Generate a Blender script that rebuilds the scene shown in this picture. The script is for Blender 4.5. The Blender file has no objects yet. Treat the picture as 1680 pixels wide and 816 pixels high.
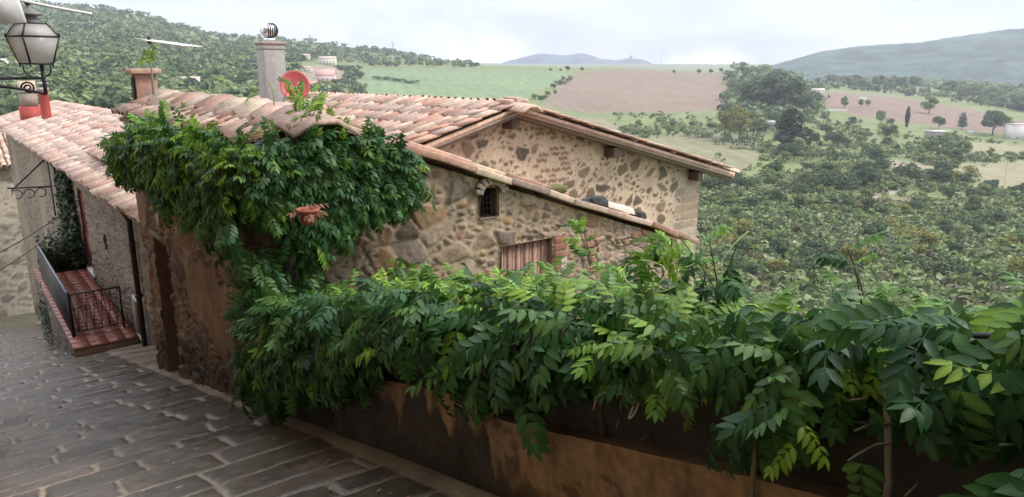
import bpy, math, random
import numpy as np
from mathutils import Vector, Matrix

random.seed(7)
R = math.radians
sc = bpy.context.scene

# ------------------------------------------------------------------ camera
F_PX, W_PX, H_PX, PITCH = 1220.0, 1680.0, 816.0, 13.95
cam_d = bpy.data.cameras.new('camera'); cam = bpy.data.objects.new('camera', cam_d)
sc.collection.objects.link(cam); sc.camera = cam
cam_d.sensor_width = 36; cam_d.lens = 36 * F_PX / W_PX
cam_d.clip_start = 0.05; cam_d.clip_end = 20000
cam.location = (0, 0, 0); cam.rotation_euler = (R(90 - PITCH), 0, 0)

# ------------------------------------------------------------------ world: Nishita sky seen through broken overcast
SUN_AZ, SUN_EL = R(84), R(46)      # azimuth clockwise from +Y
w = bpy.data.worlds.new('World'); sc.world = w; w.use_nodes = True
nt = w.node_tree; nt.nodes.clear()
def wn(t, **k):
    n = nt.nodes.new(t)
    for a, b in k.items(): setattr(n, a, b)
    return n
wo = wn('ShaderNodeOutputWorld'); bg = wn('ShaderNodeBackground'); bg.inputs['Strength'].default_value = 0.1
sky = wn('ShaderNodeTexSky', sky_type='NISHITA', sun_disc=False, sun_elevation=SUN_EL, sun_rotation=SUN_AZ)
tc = wn('ShaderNodeTexCoord'); mp = wn('ShaderNodeMapping'); mp.inputs['Scale'].default_value = (1.2, 1.2, 6.0)
nz = wn('ShaderNodeTexNoise'); nz.inputs['Scale'].default_value = 2.4; nz.inputs['Detail'].default_value = 6; nz.inputs['Roughness'].default_value = 0.5
sep = wn('ShaderNodeSeparateXYZ')
L = nt.links.new
L(tc.outputs['Generated'], mp.inputs['Vector']); L(mp.outputs[0], nz.inputs['Vector']); L(tc.outputs['Generated'], sep.inputs[0])
cr = wn('ShaderNodeValToRGB')       # cloud tone: bluish grey to white
cr.color_ramp.elements[0].position = 0.40; cr.color_ramp.elements[0].color = (0.60, 0.67, 0.84, 1)
cr.color_ramp.elements[1].position = 0.60; cr.color_ramp.elements[1].color = (0.95, 0.96, 1.0, 1)
L(nz.outputs['Fac'], cr.inputs[0])
gr = wn('ShaderNodeMapRange'); gr.inputs['From Min'].default_value = 0.0; gr.inputs['From Max'].default_value = 1.0
gr.inputs['To Min'].default_value = 7.9; gr.inputs['To Max'].default_value = 21.0      # overcast: zenith brighter than horizon
L(sep.outputs['Z'], gr.inputs['Value'])
sm = wn('ShaderNodeVectorMath', operation='SCALE'); L(cr.outputs[0], sm.inputs[0]); L(gr.outputs[0], sm.inputs['Scale'])
mx = wn('ShaderNodeMix', data_type='RGBA'); mx.inputs['Factor'].default_value = 0.86
def bank(u, v, ru, rv, amt, prev):
    # low fog bank: a soft bright patch of cloud near the horizon in one direction
    c = (408 - v) / F_PX; d = Vector(((u - 840) / F_PX, math.cos(R(PITCH)) + c * math.sin(R(PITCH)), -math.sin(R(PITCH)) + c * math.cos(R(PITCH)))).normalized()
    s_ = wn('ShaderNodeVectorMath', operation='SUBTRACT'); L(tc.outputs['Generated'], s_.inputs[0]); s_.inputs[1].default_value = d
    m_ = wn('ShaderNodeVectorMath', operation='MULTIPLY'); L(s_.outputs[0], m_.inputs[0]); m_.inputs[1].default_value = (1 / ru, 1 / ru, 1 / rv)
    n_ = wn('ShaderNodeTexNoise'); n_.inputs['Scale'].default_value = 26; n_.inputs['Detail'].default_value = 5; L(tc.outputs['Generated'], n_.inputs['Vector'])
    l_ = wn('ShaderNodeVectorMath', operation='LENGTH'); L(m_.outputs[0], l_.inputs[0]); a_ = wn('ShaderNodeMath', operation='ADD'); L(l_.outputs['Value'], a_.inputs[0]); L(n_.outputs['Fac'], a_.inputs[1])
    r_ = wn('ShaderNodeMapRange', interpolation_type='SMOOTHSTEP'); r_.inputs['From Min'].default_value = 0.5; r_.inputs['From Max'].default_value = 1.35; r_.inputs['To Min'].default_value = amt; r_.inputs['To Max'].default_value = 0; L(a_.outputs[0], r_.inputs['Value'])
    x_ = wn('ShaderNodeMix', data_type='RGBA'); L(r_.outputs[0], x_.inputs['Factor']); L(prev, x_.inputs['A']); x_.inputs['B'].default_value = (13.5, 13.6, 14.0, 1); return x_.outputs['Result']
cl = bank(800, 92, 0.10, 0.035, 0.85, sm.outputs[0]); cl = bank(1165, 104, 0.09, 0.030, 0.9, cl); cl = bank(720, 60, 0.20, 0.05, 0.4, cl)
L(sky.outputs[0], mx.inputs['A']); L(cl, mx.inputs['B']); L(mx.outputs['Result'], bg.inputs['Color']); L(bg.outputs[0], wo.inputs[0])

sun_d = bpy.data.lights.new('sun', 'SUN'); sun_d.energy = 2.2; sun_d.angle = R(14); sun_d.color = (1, 0.93, 0.84)
sun = bpy.data.objects.new('sun', sun_d); sc.collection.objects.link(sun)
sdir = Vector((math.sin(SUN_AZ) * math.cos(SUN_EL), math.cos(SUN_AZ) * math.cos(SUN_EL), math.sin(SUN_EL)))
sun.rotation_euler = (-sdir).to_track_quat('-Z', 'Y').to_euler(); sun.location = (5, -5, 30)

vs = sc.view_settings
vs.view_transform = 'Standard'; vs.look = 'None'; vs.exposure = 0.68; vs.gamma = 1.0; vs.use_curve_mapping = False
cy = sc.cycles
cy.max_bounces = 6; cy.diffuse_bounces = 3; cy.glossy_bounces = 2; cy.transmission_bounces = 4; cy.volume_bounces = 0
cy.transparent_max_bounces = 6; cy.caustics_reflective = False; cy.caustics_refractive = False
cy.use_denoising = True

# ------------------------------------------------------------------ measuring helpers
cp, sp = math.cos(R(PITCH)), math.sin(R(PITCH))
def ray(u, v):
    """pixel of the photograph -> (x/y, z/y) of the sight line"""
    c = (408 - v) / F_PX; yy = cp + c * sp
    return (u - 840) / F_PX / yy, (-sp + c * cp) / yy
def at(u, v, Y):
    a, b = ray(u, v); return np.array((a * Y, Y, b * Y))
C0 = np.array((-1.9, 5.65)); D2 = np.array((-0.606, 0.795)); N2 = np.array((0.795, 0.606))
DV = np.array((-0.606, 0.795, 0.)); NV = np.array((0.795, 0.606, 0.)); UP = np.array((0., 0., 1.))
def P(a, p, z):
    """lane frame: a metres down the lane, p metres towards the valley"""
    q = C0 + a * D2 + p * N2; return np.array((q[0], q[1], z))
def gz(a): return -2.84 - 0.252 * a          # the lane falls steadily
def to_ap(x, y):
    dx, dy = x - C0[0], y - C0[1]; return dx * D2[0] + dy * D2[1], dx * N2[0] + dy * N2[1]

# ------------------------------------------------------------------ numpy noise
def _hash(i, j, s):
    h = (i.astype(np.int64) * 374761393 + j.astype(np.int64) * 668265263 + s * 974711 + 1013904223) & 0xffffffff
    h = ((h ^ (h >> 13)) * 1274126177) & 0xffffffff
    h = ((h ^ (h >> 16)) * 2246822519) & 0xffffffff
    return ((h ^ (h >> 15)) & 0xffffff) / float(0xffffff)
def vn(x, y, s=0):
    i, j = np.floor(x), np.floor(y); fx, fy = x - i, y - j
    fx = fx * fx * (3 - 2 * fx); fy = fy * fy * (3 - 2 * fy)
    return (_hash(i, j, s) * (1 - fx) + _hash(i + 1, j, s) * fx) * (1 - fy) + (_hash(i, j + 1, s) * (1 - fx) + _hash(i + 1, j + 1, s) * fx) * fy
def fbm(x, y, s=0, o=4):
    r = 0; a = 0.5; t = 0
    for k in range(o):
        r = r + a * vn(x * 2 ** k, y * 2 ** k, s + k * 17); t += a; a *= 0.5
    return r / t
def voro(x, y, s=0, jit=0.8):
    """returns edge distance, id random, F1"""
    i, j = np.floor(x), np.floor(y)
    f1 = np.full(x.shape, 9.0); f2 = np.full(x.shape, 9.0); ox = np.zeros(x.shape); oy = np.zeros(x.shape); idr = np.zeros(x.shape); id2 = np.zeros(x.shape)
    for di in (-1, 0, 1):
        for dj in (-1, 0, 1):
            ci, cj = i + di, j + dj
            px = ci + 0.5 + jit * (_hash(ci, cj, s) - 0.5); py = cj + 0.5 + jit * (_hash(ci, cj, s + 5) - 0.5)
            d = np.hypot(x - px, y - py); h = _hash(ci, cj, s + 11)
            m = d < f1
            f2 = np.where(m, f1, np.minimum(f2, d)); f1 = np.where(m, d, f1); idr = np.where(m, h, idr)
            id2 = np.where(m, _hash(ci, cj, s + 23), id2); ox = np.where(m, x - px, ox); oy = np.where(m, y - py, oy)
    voro.off = (ox, oy); return f2 - f1, idr, f1, id2
def sst(a, b, x):
    t = np.clip((x - a) / (b - a), 0, 1); return t * t * (3 - 2 * t)
def lerp(a, b, t): 
    t = np.asarray(t)[..., None]; return np.asarray(a) * (1 - t) + np.asarray(b) * t

# ------------------------------------------------------------------ mesh helpers
def make_mesh(name, V, faces, cols=None, smooth=False):
    """V (n,3); faces: list of int arrays (m,k)"""
    me = bpy.data.meshes.new(name); V = np.asarray(V, dtype=np.float32)
    me.vertices.add(len(V)); me.vertices.foreach_set('co', V.ravel())
    faces = [np.asarray(f, dtype=np.int32) for f in faces if len(f)]
    idx = np.concatenate([f.ravel() for f in faces]); tot = np.concatenate([np.full(len(f), f.shape[1], dtype=np.int32) for f in faces])
    st = np.concatenate(([0], np.cumsum(tot)[:-1])).astype(np.int32)
    me.loops.add(len(idx)); me.loops.foreach_set('vertex_index', idx)
    me.polygons.add(len(tot)); me.polygons.foreach_set('loop_start', st); me.polygons.foreach_set('loop_total', tot)
    if cols is not None:
        cols = np.asarray(cols, dtype=np.float32)
        if cols.shape[1] == 3: cols = np.hstack((cols, np.ones((len(cols), 1), np.float32)))
        ca = me.color_attributes.new('Col', 'FLOAT_COLOR', 'POINT'); ca.data.foreach_set('color', cols.ravel())
    me.update(calc_edges=True); me.validate()
    if smooth: me.polygons.foreach_set('use_smooth', np.ones(len(me.polygons), dtype=bool))
    return me
def link(o, parent=None):
    sc.collection.objects.link(o)
    if parent is not None: o.parent = parent
    return o
def tag(o, label=None, cat=None, group=None, kind=None):
    if label: o['label'] = label
    if cat: o['category'] = cat
    if group: o['group'] = group
    if kind: o['kind'] = kind
    return o
class MB:
    def __init__(s): s.v = []; s.f = {}; s.c = []; s.n = 0
    def add(s, V, F, col=(0.5, 0.5, 0.5)):
        V = np.asarray(V, dtype=float).reshape(-1, 3)
        for f in F: s.f.setdefault(len(f), []).append([i + s.n for i in f])
        s.v.append(V); col = np.asarray(col, dtype=float)
        s.c.append(np.tile(col, (len(V), 1)) if col.ndim == 1 else col); s.n += len(V); return s
    def addf(s, V, F, col=(0.5, 0.5, 0.5)):
        """F: numpy (m,k)"""
        V = np.asarray(V, dtype=float).reshape(-1, 3); F = np.asarray(F)
        s.f.setdefault(F.shape[1], []).extend((F + s.n).tolist())
        s.v.append(V); col = np.asarray(col, dtype=float)
        s.c.append(np.tile(col, (len(V), 1)) if col.ndim == 1 else col); s.n += len(V); return s
    def obox(s, c, ux, uy, uz, col=(0.5, 0.5, 0.5)):
        c = np.asarray(c, float); ux, uy, uz = [np.asarray(q, float) for q in (ux, uy, uz)]
        V = [c + i * ux + j * uy + k * uz for k in (-1, 1) for j in (-1, 1) for i in (-1, 1)]
        return s.add(V, [(0, 2, 3, 1), (4, 5, 7, 6), (0, 1, 5, 4), (2, 6, 7, 3), (0, 4, 6, 2), (1, 3, 7, 5)], col)
    def lane_box(s, a0, a1, p0, p1, z0, z1, col=(0.5, 0.5, 0.5)):
        return s.obox(P((a0 + a1) / 2, (p0 + p1) / 2, (z0 + z1) / 2), DV * abs(a1 - a0) / 2, NV * abs(p1 - p0) / 2, UP * (z1 - z0) / 2, col)
    def tube(s, pts, r, n=8, col=(0.5, 0.5, 0.5), cap=True):
        pts = [np.asarray(p, float) for p in pts]; rs = r if hasattr(r, '__len__') else [r] * len(pts)
        V = []; F = []; ref = None
        for i, p in enumerate(pts):
            t = pts[min(i + 1, len(pts) - 1)] - pts[max(i - 1, 0)]; t = t / (np.linalg.norm(t) + 1e-9)
            if ref is None: ref = np.array((1., 0, 0)) if abs(t[0]) < 0.8 else np.array((0., 1, 0))
            x = ref - t * ref.dot(t); x /= np.linalg.norm(x) + 1e-9; ref = x; y = np.cross(t, x)
            for k in range(n):
                an = 2 * math.pi * k / n; V.append(p + rs[i] * (math.cos(an) * x + math.sin(an) * y))
        for i in range(len(pts) - 1):
            for k in range(n):
                F.append((i * n + k, i * n + (k + 1) % n, (i + 1) * n + (k + 1) % n, (i + 1) * n + k))
        if cap: F.append(tuple(range(n - 1, -1, -1))); F.append(tuple((len(pts) - 1) * n + k for k in range(n)))
        return s.add(V, F, col)
    def lathe(s, c, prof, n=20, col=(0.5, 0.5, 0.5), rot=0.0):
        pts = []; c = np.asarray(c, float); F = []
        for r, z in prof:
            for k in range(n):
                an = 2 * math.pi * k / n + rot; pts.append(c + np.array((r * math.cos(an), r * math.sin(an), z)))
        for i in range(len(prof) - 1):
            for k in range(n): F.append((i * n + k, i * n + (k + 1) % n, (i + 1) * n + (k + 1) % n, (i + 1) * n + k))
        F.append(tuple(range(n - 1, -1, -1))); F.append(tuple((len(prof) - 1) * n + k for k in range(n)))
        return s.add(pts, F, col)
    def quad(s, a, b, c, d, col=(0.5, 0.5, 0.5)): return s.add([a, b, c, d], [(0, 1, 2, 3)], col)
    def mesh(s, name, base=(0, 0, 0), smooth=False):
        return make_mesh(name, np.concatenate(s.v) - np.asarray(base), list(s.f.values()), np.concatenate(s.c), smooth)
class Thing:
    def __init__(s, name, label, cat, base, group=None):
        s.base = np.asarray(base, float); s.o = bpy.data.objects.new(name, None); s.o.empty_display_size = 0.3
        s.o.location = tuple(s.base); link(s.o); tag(s.o, label, cat, group)
    def part(s, name, mb, mat, parent=None, smooth=False, label=None, bevel=0):
        me = mb.mesh(name, s.base, smooth) if isinstance(mb, MB) else mb
        o = bpy.data.objects.new(name, me); me.materials.append(mat); link(o, parent or s.o)
        if label: o['label'] = label
        if bevel:
            m = o.modifiers.new('bevel', 'BEVEL'); m.width = bevel; m.segments = 2; m.limit_method = 'ANGLE'
        return o
def single(name, mb, mat, label=None, cat=None, base=None, group=None, kind=None, smooth=False):
    if base is None:
        V = np.concatenate(mb.v); base = np.array((V[:, 0].mean(), V[:, 1].mean(), V[:, 2].min()))
    me = mb.mesh(name, base, smooth); me.materials.append(mat)
    o = bpy.data.objects.new(name, me); o.location = tuple(base); link(o); tag(o, label, cat, group, kind); return o

# ------------------------------------------------------------------ materials
def mat(name, col=(0.5, 0.5, 0.5), rough=0.8, attr=False, noise=0.0, nscale=20, bump=0.0, bscale=60, metal=0.0, spec=0.5, transl=0.0, rvar=0.0, rscale=3, coat=0.0, patch=None):
    m = bpy.data.materials.new(name); m.use_nodes = True; t = m.node_tree; N = t.nodes.new; K = t.links.new
    b = t.nodes['Principled BSDF']; out = t.nodes['Material Output']
    b.inputs['Roughness'].default_value = rough; b.inputs['Metallic'].default_value = metal; b.inputs['Specular IOR Level'].default_value = spec
    if coat: b.inputs['Coat Weight'].default_value = coat; b.inputs['Coat Roughness'].default_value = 0.15
    co = N('ShaderNodeTexCoord')
    if attr:
        a = N('ShaderNodeVertexColor'); a.layer_name = 'Col'; src = a.outputs['Color']
    else:
        a = N('ShaderNodeRGB'); a.outputs[0].default_value = (*col, 1); src = a.outputs[0]
    if noise:
        n = N('ShaderNodeTexNoise'); n.inputs['Scale'].default_value = nscale; n.inputs['Detail'].default_value = 5; n.inputs['Roughness'].default_value = 0.65
        K(co.outputs['Object'], n.inputs['Vector'])
        r = N('ShaderNodeMapRange'); r.inputs['From Min'].default_value = 0.25; r.inputs['From Max'].default_value = 0.75
        r.inputs['To Min'].default_value = 1 - noise; r.inputs['To Max'].default_value = 1 + noise; K(n.outputs['Fac'], r.inputs['Value'])
        s = N('ShaderNodeVectorMath'); s.operation = 'SCALE'; K(src, s.inputs[0]); K(r.outputs[0], s.inputs['Scale']); src = s.outputs[0]
    if patch:
        pc_, psc, lo_, hi_, amt = patch; n4 = N('ShaderNodeTexNoise'); n4.inputs['Scale'].default_value = psc; n4.inputs['Detail'].default_value = 8; n4.inputs['Roughness'].default_value = 0.7; K(co.outputs['Object'], n4.inputs['Vector'])
        r4 = N('ShaderNodeMapRange'); r4.inputs['From Min'].default_value = lo_; r4.inputs['From Max'].default_value = hi_; r4.inputs['To Max'].default_value = amt; K(n4.outputs['Fac'], r4.inputs['Value'])
        m4 = N('ShaderNodeMix'); m4.data_type = 'RGBA'; K(r4.outputs[0], m4.inputs['Factor']); K(src, m4.inputs['A']); m4.inputs['B'].default_value = (*pc_, 1); src = m4.outputs['Result']
    K(src, b.inputs['Base Color'])
    if rvar:
        n2 = N('ShaderNodeTexNoise'); n2.inputs['Scale'].default_value = rscale; n2.inputs['Detail'].default_value = 4; K(co.outputs['Object'], n2.inputs['Vector'])
        r2 = N('ShaderNodeMapRange'); r2.inputs['From Min'].default_value = 0.35; r2.inputs['From Max'].default_value = 0.65
        r2.inputs['To Min'].default_value = max(0.05, rough - rvar); r2.inputs['To Max'].default_value = min(1, rough + rvar)
        K(n2.outputs['Fac'], r2.inputs['Value']); K(r2.outputs[0], b.inputs['Roughness'])
    if bump:
        n3 = N('ShaderNodeTexNoise'); n3.inputs['Scale'].default_value = bscale; n3.inputs['Detail'].default_value = 6; n3.inputs['Roughness'].default_value = 0.7; K(co.outputs['Object'], n3.inputs['Vector'])
        bp = N('ShaderNodeBump'); bp.inputs['Strength'].default_value = 0.7; bp.inputs['Distance'].default_value = bump; K(n3.outputs['Fac'], bp.inputs['Height']); K(bp.outputs[0], b.inputs['Normal'])
    if transl:
        tr = N('ShaderNodeBsdfTranslucent'); K(src, tr.inputs['Color'])
        sh = N('ShaderNodeMixShader'); sh.inputs[0].default_value = transl; K(b.outputs[0], sh.inputs[1]); K(tr.outputs[0], sh.inputs[2]); K(sh.outputs[0], out.inputs['Surface'])
    return m
M = {}
M['wall'] = mat('rubble stone', attr=True, rough=0.9, noise=0.28, nscale=22, bump=0.012, bscale=45)
M['wetwall'] = mat('stained plaster', attr=True, rough=0.72, noise=0.3, nscale=14, bump=0.012, bscale=40, rvar=0.2)
M['farwall'] = mat('far plaster', attr=True, rough=0.9, noise=0.1, nscale=0.6)
M['tile'] = mat('terracotta tile', attr=True, rough=0.8, noise=0.3, nscale=16, patch=((0.17, 0.16, 0.12), 4.5, 0.50, 0.68, 0.7), bump=0.004, bscale=90)
M['pave'] = mat('wet paving stone', attr=True, rough=0.30, noise=0.3, nscale=9, bump=0.009, bscale=38, rvar=0.16, rscale=1.6)
M['leaf'] = mat('wisteria leaf', attr=True, rough=0.38, noise=0.15, nscale=8, transl=0.28, spec=0.28, bump=0.002, bscale=120)
M['ivy'] = mat('ivy leaf', attr=True, rough=0.5, transl=0.15)
M['crown'] = mat('tree foliage', attr=True, rough=0.85, noise=0.25, nscale=0.5, transl=0.15, spec=0.2)
M['bark'] = mat('bark', (0.10, 0.075, 0.05), rough=0.95, noise=0.4, nscale=12, bump=0.01, bscale=40)
M['stem'] = mat('pale stem', attr=True, rough=0.7, noise=0.2, nscale=30)
M['iron'] = mat('dark iron', (0.018, 0.018, 0.02), rough=0.5, noise=0.3, nscale=40, metal=0.3)
M['gutter'] = mat('brown gutter metal', (0.035, 0.025, 0.02), rough=0.35, noise=0.3, nscale=20, metal=0.4)
M['wood'] = mat('old wood', attr=True, rough=0.85, noise=0.35, nscale=25, bump=0.005, bscale=60)
M['redpaint'] = mat('red painted plaster', (0.36, 0.06, 0.04), rough=0.7, noise=0.25, nscale=10)
M['dish'] = mat('red enamel', (0.5, 0.09, 0.09), rough=0.45, noise=0.08, nscale=8)
M['steel'] = mat('bright steel', (0.75, 0.75, 0.75), rough=0.22, metal=1.0, noise=0.3, nscale=12)
M['cement'] = mat('cement render', attr=True, rough=0.92, noise=0.2, nscale=9, bump=0.005, bscale=50)
M['white'] = mat('white paint', (0.78, 0.77, 0.74), rough=0.6, noise=0.06, nscale=12)
M['terrain'] = mat('terrain soil and grass', attr=True, rough=0.95, noise=0.22, nscale=0.12, bump=0.0)
M['glass'] = mat('frosted lamp glass', (0.80, 0.78, 0.75), rough=0.25, noise=0.12, nscale=7, transl=0.6)
_g = M['glass'].node_tree; _o = _g.nodes['Material Output']; _l = _o.inputs['Surface'].links[0].from_socket; _t = _g.nodes.new('ShaderNodeBsdfTransparent'); _m = _g.nodes.new('ShaderNodeMixShader'); _m.inputs[0].default_value = 0.28; _g.links.new(_l, _m.inputs[1]); _g.links.new(_t.outputs[0], _m.inputs[2]); _g.links.new(_m.outputs[0], _o.inputs['Surface'])
M['window'] = mat('dark window glass', (0.02, 0.02, 0.022), rough=0.15)
M['terrafloor'] = mat('red floor tile', attr=True, rough=0.4, noise=0.15, nscale=12, rvar=0.15)
M['mount'] = mat('distant wooded hill', attr=True, rough=1.0, noise=0.0)

# ------------------------------------------------------------------ stone walls as real relief
def pal(cols, r):
    cols = np.asarray(cols); k = np.clip((r * len(cols)).astype(int), 0, len(cols) - 1); return cols[k]
def rubble(s, z, seed, cw, ch, mw=0.08, cover=1.0, mortar=(0.4, 0.3, 0.2), stones=((0.25, 0.2, 0.15),), relief=0.02, warp=0.25, soft=0.10, rough=0.006):
    wx = (fbm(s / cw * 0.9, z / ch * 0.9, seed + 3, 3) - 0.5) * warp * 2; wy = (fbm(s / cw * 0.9 + 31, z / ch * 0.9, seed + 4, 3) - 0.5) * warp * 2
    e, idr, f1, id2 = voro(s / cw + wx, z / ch + wy, seed)
    e = e + (fbm(s / cw * 4, z / ch * 4, seed + 8, 3) - 0.5) * 0.10
    st = sst(mw + 0.12 * (1 - id2) * (cover < 1), mw + soft, e) * (idr * 0.97 + 0.03 < cover)
    h = st * relief * (0.4 + 0.9 * id2) + (fbm(s * 14, z * 14, seed + 9, 4) - 0.5) * rough * 2
    mo = np.asarray(mortar)[None] * (0.8 + 0.4 * fbm(s * 2.2, z * 2.2, seed + 12, 4))[:, None]
    sc_ = pal(stones, id2) * (0.75 + 0.5 * fbm(s * 9 + 5, z * 9, seed + 14, 4))[:, None]
    return h, lerp(mo, sc_, st), st
def mixed_rubble(s, z, seed, big, small, frac=0.5, mortar=(0.4, 0.3, 0.2), stones=((0.3, 0.2, 0.1),), relief=0.03, jw=0.010, rough=0.01, keep=1.0):
    """large irregular stones with small ones packed between them; sizes in metres"""
    wx = (fbm(s / small * 0.8, z / small * 0.8, seed + 3, 4) - 0.5) * small * 0.55; wy = (fbm(s / small * 0.8 + 31, z / small * 0.8, seed + 4, 4) - 0.5) * small * 0.55
    x, y = s + wx, z + wy
    e1, i1, _, j1 = voro(x / big, y / (big * 0.72), seed, 0.95); o1 = voro.off; d1 = e1 * big * 0.42
    e2, i2, _, j2 = voro(x / small, y / (small * 0.62), seed + 7, 0.9); o2 = voro.off; d2 = e2 * small * 0.34
    B_ = i1 < frac; d = np.where(B_, d1, np.minimum(d2, d1 + 0.0)); idc = np.where(B_, j1, j2); idk = np.where(B_, i1 / frac, i2)
    ox = np.where(B_, o1[0] * big, o2[0] * small); oy = np.where(B_, o1[1] * big, o2[1] * small)
    d = d + (fbm(s * 30, z * 30, seed + 8, 3) - 0.5) * 0.010
    st = sst(jw, jw + 0.009, d) * (np.where(B_, 0.0, idk) < keep)
    h = st * (relief * (0.35 + 0.9 * idc) + (ox * (idk - 0.5) + oy * (idc - 0.5)) * 0.28) + (fbm(s * 12, z * 12, seed + 9, 5) - 0.5) * rough * 2.2 * (0.4 + 0.6 * st) + 0.006 * sst(0, 0.05, d) * st
    mo = np.asarray(mortar)[None] * (0.75 + 0.5 * fbm(s * 3, z * 3, seed + 12, 5))[:, None]
    sc_ = pal(stones, _hash(np.floor(idc * 997), np.floor(idk * 991), 3)) * (0.72 + 0.56 * fbm(s * 14 + 5, z * 14, seed + 14, 5))[:, None]
    return h, lerp(mo, sc_, st), st
def blend(h1, c1, h2, c2, m): return h1 * (1 - m) + h2 * m, c1 * (1 - m[:, None]) + c2 * m[:, None]
def grid_wall(pos, nrm, S, zb, zt, dz, style, holes=(), thick=0.3, depth=0.18):
    """pos(s)->(n,2) plan position; nrm: outward 3-vector; relief sheet + reveals + back, one closed mesh"""
    S = np.asarray(S, float); zb_, zt_ = zb(S), zt(S); n = max(2, int(np.max(zt_ - zb_) / dz) + 1)
    T = np.linspace(0, 1, n); ss = np.repeat(S[:, None], n, 1); zz = zb_[:, None] * (1 - T) + zt_[:, None] * T
    xy = pos(S); h, c = style(ss.ravel(), zz.ravel())[:2]
    V = np.concatenate((np.repeat(xy[:, None, :], n, 1), zz[:, :, None]), 2).reshape(-1, 3) + np.asarray(nrm) * h[:, None]
    m = len(S); I = np.arange(m * n).reshape(m, n)
    F = np.stack((I[:-1, :-1], I[1:, :-1], I[1:, 1:], I[:-1, 1:]), -1).reshape(-1, 4)
    cs = (ss[:-1, :-1] + ss[1:, 1:]).ravel() / 2; cz = (zz[:-1, :-1] + zz[1:, 1:]).ravel() / 2
    keep = np.ones(len(F), bool)
    for (s0, s1, z0, z1) in holes: keep &= ~((cs > s0) & (cs < s1) & (cz > z0) & (cz < z1))
    mb = MB(); mb.addf(V, F[keep], c)
    # back and rim
    nr = np.asarray(nrm)
    def ring(idx, col):
        a = V[idx]; b = a - nr * thick - nr * 0.0; k = len(idx); q = np.arange(k - 1)
        mb.addf(np.concatenate((a, b)), np.stack((q, q + 1, q + 1 + k, q + k), -1), col)
    cm = c.mean(0)
    ring(I[:, -1], cm); ring(I[0, :], cm); ring(I[-1, :], cm); ring(I[:, 0], cm)
    B = np.array([V[I[0, 0]], V[I[-1, 0]], V[I[-1, -1]], V[I[0, -1]]]) - nr * thick
    k = m // 2
    mb.add([*(np.array([V[I[0, 0]], V[I[k, 0]], V[I[k, -1]], V[I[0, -1]]]) - nr * (thick))], [(0, 1, 2, 3)], cm)
    mb.add([*(np.array([V[I[k, 0]], V[I[-1, 0]], V[I[-1, -1]], V[I[k, -1]]]) - nr * (thick))], [(0, 1, 2, 3)], cm)
    for (s0, s1, z0, z1) in holes:
        a, b = pos(np.array([s0, s1])); q = [np.array((*a, z0)), np.array((*b, z0)), np.array((*b, z1)), np.array((*a, z1))]
        for i in range(4):
            p0, p1 = q[i] + nr * 0.02, q[(i + 1) % 4] + nr * 0.02; mb.quad(p0, p1, p1 - nr * depth, p0 - nr * depth, cm * 0.9)
    return mb
def const(v): return lambda s: np.full(np.shape(s), float(v))

# roof tiles ------------------------------------------------------
TC = np.array([(0.50, 0.30, 0.21), (0.56, 0.37, 0.28), (0.46, 0.26, 0.18), (0.60, 0.44, 0.34), (0.52, 0.34, 0.27), (0.43, 0.30, 0.24), (0.58, 0.45, 0.32)])
_rng = np.random.default_rng(5)
def tcol(): 
    c = TC[_rng.integers(len(TC))] * _rng.uniform(0.85, 1.12)
    return np.clip(c, 0, 1)
def coppo(mb, top, dn, side, up, Lh, r0, r1, th=0.016, seg=6, col=None, invert=False):
    """one barrel tile: from top, running dn (unit) for Lh; r0 upper radius, r1 lower radius"""
    col = tcol() if col is None else col; V = []; F = []; k = seg + 1; sg = -1 if invert else 1
    for (q, r) in ((top, r0), (top + dn * Lh, r1)):
        for i in range(k):
            an = math.pi * i / seg; V.append(q + side * math.cos(an) * r + up * math.sin(an) * r * 0.8 * sg)
    for (q, r) in ((top + dn * Lh, r1 - th), (top + dn * (Lh - 0.12), r1 - th)):
        for i in range(k):
            an = math.pi * i / seg; V.append(q + side * math.cos(an) * r + up * math.sin(an) * r * 0.8 * sg)
    for b in (0, k, 2 * k):
        for i in range(seg): F.append((b + i, b + i + 1, b + k + i + 1, b + k + i))
    cc = np.tile(col, (len(V), 1)); cc[2 * k:] *= 0.55
    mb.add(V, F, cc)
def tiled_slope(mb, ridge0, ridge1, dn, length, spacing=0.2, row=0.33, r=0.085, rnd=0.012, skip=None, pans=True):
    """ridge0..ridge1: upper edge; dn: unit vector down slope"""
    ridge0, ridge1, dn = [np.asarray(q, float) for q in (ridge0, ridge1, dn)]
    ax = ridge1 - ridge0; W = np.linalg.norm(ax); ax /= W; up = np.cross(ax, dn); up /= np.linalg.norm(up)
    if up[2] < 0: up = -up
    nc = int(W / spacing); nr = int(math.ceil(length / row))
    for c in range(nc + 1):
        x = ridge0 + ax * spacing * c
        for j in range(nr):
            if skip is not None and skip(x + dn * row * j): continue
            j_ = _rng.normal(0, rnd, 3); tw = _rng.normal(0, 0.02)
            d2 = dn + ax * tw; d2 /= np.linalg.norm(d2)
            coppo(mb, x + dn * (row * j) + ax * j_[0] + up * (0.03 + abs(j_[1]) * 0.6), d2 - up * 0.015, ax, up, row + 0.07 + j_[2], r * 0.86, r * 1.06)
            if pans and c < nc:
                coppo(mb, x + ax * spacing / 2 + dn * (row * j) + up * 0.065, d2, ax, up, row + 0.05, r * 1.0, r * 0.9, seg=4, invert=True, col=tcol() * 0.8)
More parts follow.
